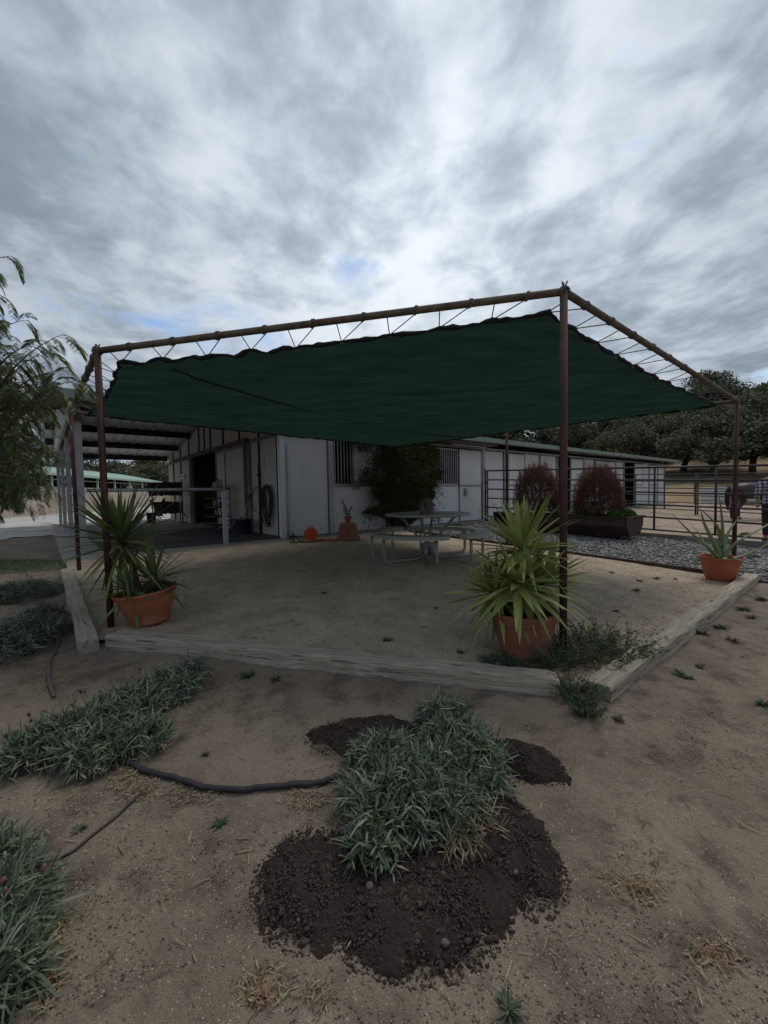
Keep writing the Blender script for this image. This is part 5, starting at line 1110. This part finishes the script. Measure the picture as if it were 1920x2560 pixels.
# stones on the soil
m_rock = mat('grey_rock', (.13, .115, .10), (.07, .062, .056), 9, .9, .4, 30)
for (a, b_, s, lab) in ((815, 2110, .017, 'small round dark stone on the left soil mound'), (1092, 2350, .019, 'smooth grey pebble on the widest soil mound'), (1114, 2385, .021, 'pale angular stone at the front edge of the widest soil mound'), (1290, 2203, .018, 'round mossy stone on the right hand soil mound'), (925, 2240, .03, 'grey rock at the foot of the silver clump'), (600, 2300, .016, 'small dark stone alone on the dirt, left of the soil mounds'), (1424, 2222, .016, 'dark lump of earth right of the soil mounds'), (1712, 1424, .05, 'flat pale stone on the gravel by the dark edging board')):
    q = P(a, b_); s *= .75; v, f = stones(np.array([[0, 0, 0.]]), s, .6, .28); o = npmesh('stone', v, f, m_rock, None, True); o.location = (q.x, q.y, q.z+.028+s*.3 if s < .04 else q.z+.06); mo = o.modifiers.new('s', 'SUBSURF'); mo.levels = 1; mo.render_levels = 1; tag(o, lab, 'stone')
# hoses
def gpath(pts, r, label, m, name='hose', lift=1.0, cat='hose'):
    ps = []
    for i in range(len(pts)-1):
        for t in np.linspace(0, 1, 7)[:-1]:
            p0, p1, p2, p3 = [Vector(pts[min(max(j, 0), len(pts)-1)]).to_3d() for j in (i-1, i, i+1, i+2)]
            ps.append(.5*((2*p1)+(-p0+p2)*t+(2*p0-5*p1+4*p2-p3)*t*t+(-p0+3*p1-3*p2+p3)*t**3))
    ps.append(Vector(pts[-1]).to_3d()); W_ = []
    for q in ps: g_ = P(q.x, q.y); W_.append((g_.x, g_.y, float(gz(np.array(g_.x), np.array(g_.y)))+r*lift))
    b = MB(); b.tube(W_, r, 12); return tag(b.build(name, m, None, True), label, cat)
gpath([(318, 1915), (380, 1938), (450, 1955), (540, 1972), (640, 1978), (730, 1970), (800, 1962), (850, 1950)], .0125, 'thick black irrigation hose curving between the two silver clumps', m_rubber)
gpath([(700, 1968), (745, 1955), (800, 1950), (840, 1945)], .005, 'thin black drip line beside the thick hose at the silver clump', m_rubber)
m_gh = mat('dusty_hose', (.12, .10, .085), (.08, .07, .06), 9, .8)
gpath([(20, 1455), (75, 1485), (115, 1520), (142, 1555), (150, 1585), (140, 1620), (126, 1655), (122, 1700), (135, 1745)], .011, 'dusty grey brown hose snaking beside the left timber', m_gh)
gpath([(372, 1972), (330, 2010), (285, 2045), (235, 2085), (190, 2125), (150, 2150)], .0055, 'thin black drip tube crossing the dirt toward the bottom left clump', m_rubber)
# litter, pebbles, crumbs
def litter(pxr, n, m, L_=(.008, .036), W=.0038, name='leaf_litter', label='x', ln=None, lift=.004):
    Bs = []
    for (a, b_, rx, ry, wgt) in pxr:
        k = int(n*wgt); 
        for _ in range(k):
            an = random.uniform(0, 6.28); r2 = math.sqrt(random.random()); q = P(a+rx*r2*math.cos(an), b_+ry*r2*math.sin(an)); Bs.append((q.x, q.y, 0))
    B = np.array(Bs); B[:, 2] = gz(B[:, 0], B[:, 1])+rng.uniform(.002, .012, len(B))
    d = rdir(len(B), -.04, .10); v, f = blades(B, d, rng.uniform(*L_, len(B)), rng.uniform(.6, 1.3, len(B))*W, 3, rng.uniform(-.12, .12, len(B)), .25, lprof, rng.normal(0, .5, len(B)))
    return tag(npmesh(name, v, f, m), label, 'leaf litter', kind='stuff')
litter([(110, 2350, 50, 190, .30), (1600, 2190, 95, 85, .05), (1590, 2240, 60, 45, .025), (1790, 2400, 75, 55, .04), (660, 2470, 70, 55, .04), (790, 2500, 45, 35, .02), (330, 1965, 60, 35, .06), (1150, 2090, 80, 50, .10), (560, 1700, 100, 25, .05), (480, 1790, 60, 60, .06), (110, 1680, 60, 60, .07), (420, 1985, 130, 22, .08), (330, 1960, 70, 25, .06), (760, 2000, 60, 30, .06), (200, 1990, 120, 50, .04), (1520, 1760, 40, 60, .04), (130, 1560, 25, 80, .04)], 3300, m_dry, label='dry yellow leaves and bits of straw scattered on the dirt')
litter([(125, 2330, 32, 150, .55), (1790, 2395, 40, 25, .1), (330, 1925, 40, 20, .15), (650, 2500, 30, 25, .1), (1600, 2230, 40, 20, .1)], 520, m_dryred, label='reddish dead leaves below the clumps', name='red_leaf_litter')
litter([(1100, 2200, 450, 230, .3), (1600, 2100, 320, 430, .35), (450, 2150, 380, 330, .35)], 190, m_dry, (.03, .075), .0045, name='scattered_straw', label='single straws and narrow leaves on the bare dirt')
n = 20000; yy = .75+rng.uniform(0, 1, n)**1.8*5; xx = rng.uniform(-1, 1, n)*(yy*.98+.1); k = fbm(xx*1.5+3, yy*1.5, 3, 90)+rng.uniform(-.15, .15, n) > -.03; xx, yy = xx[k], yy[k]; u_, v_ = inuv(xx, yy); k = ~in_patio(u_, v_, -.16); xx, yy = xx[k], yy[k]; n = len(xx)
tag(npmesh('pebbles', *stones(np.stack([xx, yy, gz(xx, yy)+.0005], 1), rng.uniform(.001, .0030, n)*(1+.14*yy), .8), mat('tiny_pebble', (.42, .38, .32), (.15, .125, .10), isl=True, rough=.9)), 'fine light pebbles scattered over the bare dirt', 'pebbles', kind='stuff')
n = 24000; yy = .75+rng.uniform(0, 1, n)**1.8*5; xx = rng.uniform(-1, 1, n)*(yy*.98+.1); k = fbm(xx*2.1+13, yy*2.1, 3, 95)+rng.uniform(-.14, .14, n) > .0; xx, yy = xx[k], yy[k]; u_, v_ = inuv(xx, yy); k = ~in_patio(u_, v_, -.16); xx, yy = xx[k], yy[k]; n = len(xx)
tag(npmesh('dirt_crumbs', *stones(np.stack([xx, yy, gz(xx, yy)+.001], 1), rng.uniform(.0012, .0048, n)*(1+.12*yy), .7, .3), m_dirt), 'small crumbs and clods of dirt', 'dirt crumbs', kind='stuff')
n = 17000; U = rng.uniform(-4, 2.9, n); V = rng.uniform(-7.5, -2, n); k = in_patio(U, V, .06) & (rng.uniform(0, 1, n) < np.interp(V, [-7.5, -2], [1, .3])); U, V = U[k], V[k]; x, y = uvtf(U, V); n = len(x)
tag(npmesh('coarse_gravel', *stones(np.stack([x, y, patio_z(x, y)+.001], 1), rng.uniform(.003, .008, n), .7, .3), mat('granite_grain', (.42, .33, .24), (.17, .125, .09), isl=True, rough=.95)), 'coarse loose granite grains on the patio', 'gravel', kind='stuff')
# ================================================================== HORSE AND PERSON
def skin(name, verts, edges, radii, m, parent, lv=2, root=0):
    me = bpy.data.meshes.new(name); me.from_pydata(verts, edges, []); o = link(name, me, m, parent)
    sk = o.modifiers.new('skin', 'SKIN'); sk.use_smooth_shade = True
    for i, r_ in enumerate(radii):
        s = me.skin_vertices[0].data[i]; s.radius = r_ if isinstance(r_, tuple) else (r_, r_); s.use_root = (i == root)
    sb = o.modifiers.new('sub', 'SUBSURF'); sb.levels = lv; sb.render_levels = lv
    return o
m_horse = mat('dark_bay_coat', (.040, .020, .014), (.022, .012, .009), 3, .5, 0, spec=.4); m_mane = mat('black_mane', (.008, .007, .007), (.014, .012, .012), 20, .7)
hp = P(1850, 1300); ho = thing('horse', hp, 'dark bay horse standing behind the pipe panels, hindquarters toward the left', 'horse'); ho.rotation_euler = (0, 0, R(6))
V = [(.0, 0, 1.08), (.38, 0, 1.04), (.80, 0, 1.02), (1.15, 0, 1.06), (-.22, 0, 1.06),            # 0-4 trunk (4 = rump)
     (1.42, 0, 1.28), (1.62, 0, 1.50), (1.80, 0, 1.64), (1.98, 0, 1.50), (2.16, 0, 1.28)]      # 5-9 neck, poll, face, muzzle
E = [(0, 1), (1, 2), (2, 3), (0, 4), (3, 5), (5, 6), (6, 7), (7, 8), (8, 9)]
Rr = [(.28, .31), (.29, .31), (.28, .31), (.24, .28), (.22, .25), (.15, .23), (.10, .17), (.10, .12), (.085, .11), (.065, .07)]
for s in (-1, 1):
    k = len(V); V += [(-.12, s*.16, .80), (-.02, s*.15, .66), (-.22, s*.14, .44), (-.20, s*.14, .14), (-.15, s*.14, .03)]; E += [(0, k), (k, k+1), (k+1, k+2), (k+2, k+3), (k+3, k+4)]; Rr += [(.14, .17), (.10, .12), (.05, .06), (.04, .04), (.055, .055)]
    k = len(V); V += [(1.10, s*.14, .78), (1.10, s*.14, .45), (1.10, s*.14, .14), (1.14, s*.14, .03)]; E += [(3, k), (k, k+1), (k+1, k+2), (k+2, k+3)]; Rr += [(.09, .11), (.05, .055), (.038, .038), (.055, .055)]
skin('body', V, E, Rr, m_horse, ho)
skin('tail', [(-.40, 0, 1.22), (-.52, 0, 1.05), (-.52, 0, .7), (-.48, 0, .35)], [(0, 1), (1, 2), (2, 3)], [.04, .07, .08, .03], m_mane, ho, 1)
skin('mane', [(1.15, 0, 1.38), (1.38, 0, 1.52), (1.58, 0, 1.68), (1.80, 0, 1.78)], [(0, 1), (1, 2), (2, 3)], [(.03, .05)]*4, m_mane, ho, 1)
for s in (-1, 1): b = MB(); b.tube([(1.80, s*.06, 1.72), (1.80, s*.08, 1.80), (1.82, s*.07, 1.86)], [.03, .03, .004], 6); b.build('ear', m_horse, ho, True)
m_skin = mat('skin', (.36, .19, .135), (.32, .165, .115), 5, .6); m_hair = mat('orange_hair', (.40, .12, .035), (.28, .075, .02), 30, .7); m_pants = mat('dark_leggings', (.018, .018, .022), (.03, .03, .035), 9, .9); m_shoe = mat('brown_boot', (.09, .045, .03), (.05, .03, .02), 9, .7)
m_pl = mat('plaid', (.5, .5, .5)); nn = m_pl.node_tree.nodes; ll = m_pl.node_tree.links; bs_ = nn['Principled BSDF']; bs_.inputs['Roughness'].default_value = .95
tcn = nn.new('ShaderNodeTexCoord'); fac = None
for axis in ('X', 'Z'):
    wv_ = nn.new('ShaderNodeTexWave'); wv_.bands_direction = axis; wv_.inputs['Scale'].default_value = 4.2; wv_.inputs['Distortion'].default_value = .6; ll.new(tcn.outputs['Object'], wv_.inputs[0])
    mr = nn.new('ShaderNodeMapRange'); mr.inputs['From Min'].default_value = .35; mr.inputs['From Max'].default_value = .6; ll.new(wv_.outputs['Fac'], mr.inputs[0])
    if fac is None: fac = mr.outputs[0]
    else:
        ad = nn.new('ShaderNodeMath'); ad.operation = 'MULTIPLY_ADD'; ll.new(fac, ad.inputs[0]); ad.inputs[1].default_value = .5; mu = nn.new('ShaderNodeMath'); mu.operation = 'MULTIPLY'; ll.new(mr.outputs[0], mu.inputs[0]); mu.inputs[1].default_value = .5; ll.new(mu.outputs[0], ad.inputs[2]); fac = ad.outputs[0]
cr = nn.new('ShaderNodeValToRGB'); cr.color_ramp.elements[0].color = (.50, .49, .52, 1); cr.color_ramp.elements[1].color = (.035, .035, .075, 1); ll.new(fac, cr.inputs[0]); ll.new(cr.outputs[0], bs_.inputs['Base Color'])
pp0 = P(1928, 1357); pe = thing('person', pp0, 'person with orange hair in a long plaid shirt standing behind the pipe fence', 'person'); pe.rotation_euler = (0, 0, R(150))
V = [(0, 0, .94), (0, .01, 1.15), (0, .0, 1.38), (0, .01, 1.47), (0, 0, 1.56), (0, -.015, 1.65)]; E = [(0, 1), (1, 2), (2, 3), (3, 4), (4, 5)]; Rr = [(.15, .11), (.13, .10), (.16, .10), (.055, .055), (.075, .085), (.07, .08)]
for s in (-1, 1):
    k = len(V); V += [(s*.09, 0, .82), (s*.10, -.01, .48), (s*.10, .02, .10), (s*.10, -.10, .04)]; E += [(0, k), (k, k+1), (k+1, k+2), (k+2, k+3)]; Rr += [.09, .06, .042, .035]
    k = len(V); V += [(s*.17, 0, 1.38), (s*.24, .02, 1.12), (s*.22, -.10, .92), (s*.215, -.13, .86)]; E += [(2, k), (k, k+1), (k+1, k+2), (k+2, k+3)]; Rr += [.05, .04, .028, (.035, .018)]
bdy = skin('body', V, E, Rr, m_skin, pe)
for s in (-1, 1):
    for j in range(5):
        x0 = s*.215+(j-1.6)*.017 if j < 4 else s*.19; ln_ = (.07, .08, .075, .06, .05)[j]; yo = -.15 if j < 4 else -.13
        skin('hand_finger', [(x0, yo, .845), (x0, yo-.01, .845-ln_*.5), (x0, yo+.008, .845-ln_)], [(0, 1), (1, 2)], [.009, .008, .006], m_skin, pe, 1)
b = MB(); b.tube([(0, -.085, 1.60), (0, -.108, 1.575), (0, -.085, 1.57)], [.008, .013, .006], 6); b.build('nose', m_skin, pe, True)
for s in (-1, 1):
    b = MB(); b.lathe([(0, -.008), (.011, 0), (0, .008)], 10, (s*.030, -.082, 1.615)); b.build('eye', m_pants, pe, True)
b = MB(); b.tube([(-.022, -.080, 1.54), (0, -.088, 1.538), (.022, -.080, 1.54)], .005, 6); b.build('mouth', mat('lips', (.25, .08, .07)), pe, True)
skin('hair', [(0, .015, 1.70), (0, .05, 1.62), (0, .08, 1.48), (0, .10, 1.32)], [(0, 1), (1, 2), (2, 3)], [(.085, .08), (.095, .06), (.09, .05), (.06, .03)], m_hair, pe)
V = [(0, 0, .72), (0, 0, .95), (0, .01, 1.18), (0, .0, 1.39)]; E = [(0, 1), (1, 2), (2, 3)]; Rr = [(.21, .16), (.185, .145), (.16, .13), (.175, .12)]
for s in (-1, 1): k = len(V); V += [(s*.18, 0, 1.38), (s*.25, .02, 1.12), (s*.235, -.07, .97)]; E += [(3, k), (k, k+1), (k+1, k+2)]; Rr += [.068, .062, .055]
skin('shirt', V, E, Rr, m_pl, pe)
V = [(0, 0, .93)]; E = []; Rr = [(.16, .12)]
for s in (-1, 1): k = len(V); V += [(s*.09, 0, .80), (s*.10, -.01, .48), (s*.10, .02, .14)]; E += [(0, k), (k, k+1), (k+1, k+2)]; Rr += [.10, .072, .055]
skin('trousers', V, E, Rr, m_pants, pe)
for s in (-1, 1): skin('shoe', [(s*.10, .05, .045), (s*.10, -.05, .045), (s*.10, -.15, .035)], [(0, 1), (1, 2)], [(.045, .045), (.045, .04), (.045, .03)], m_shoe, pe, 1)
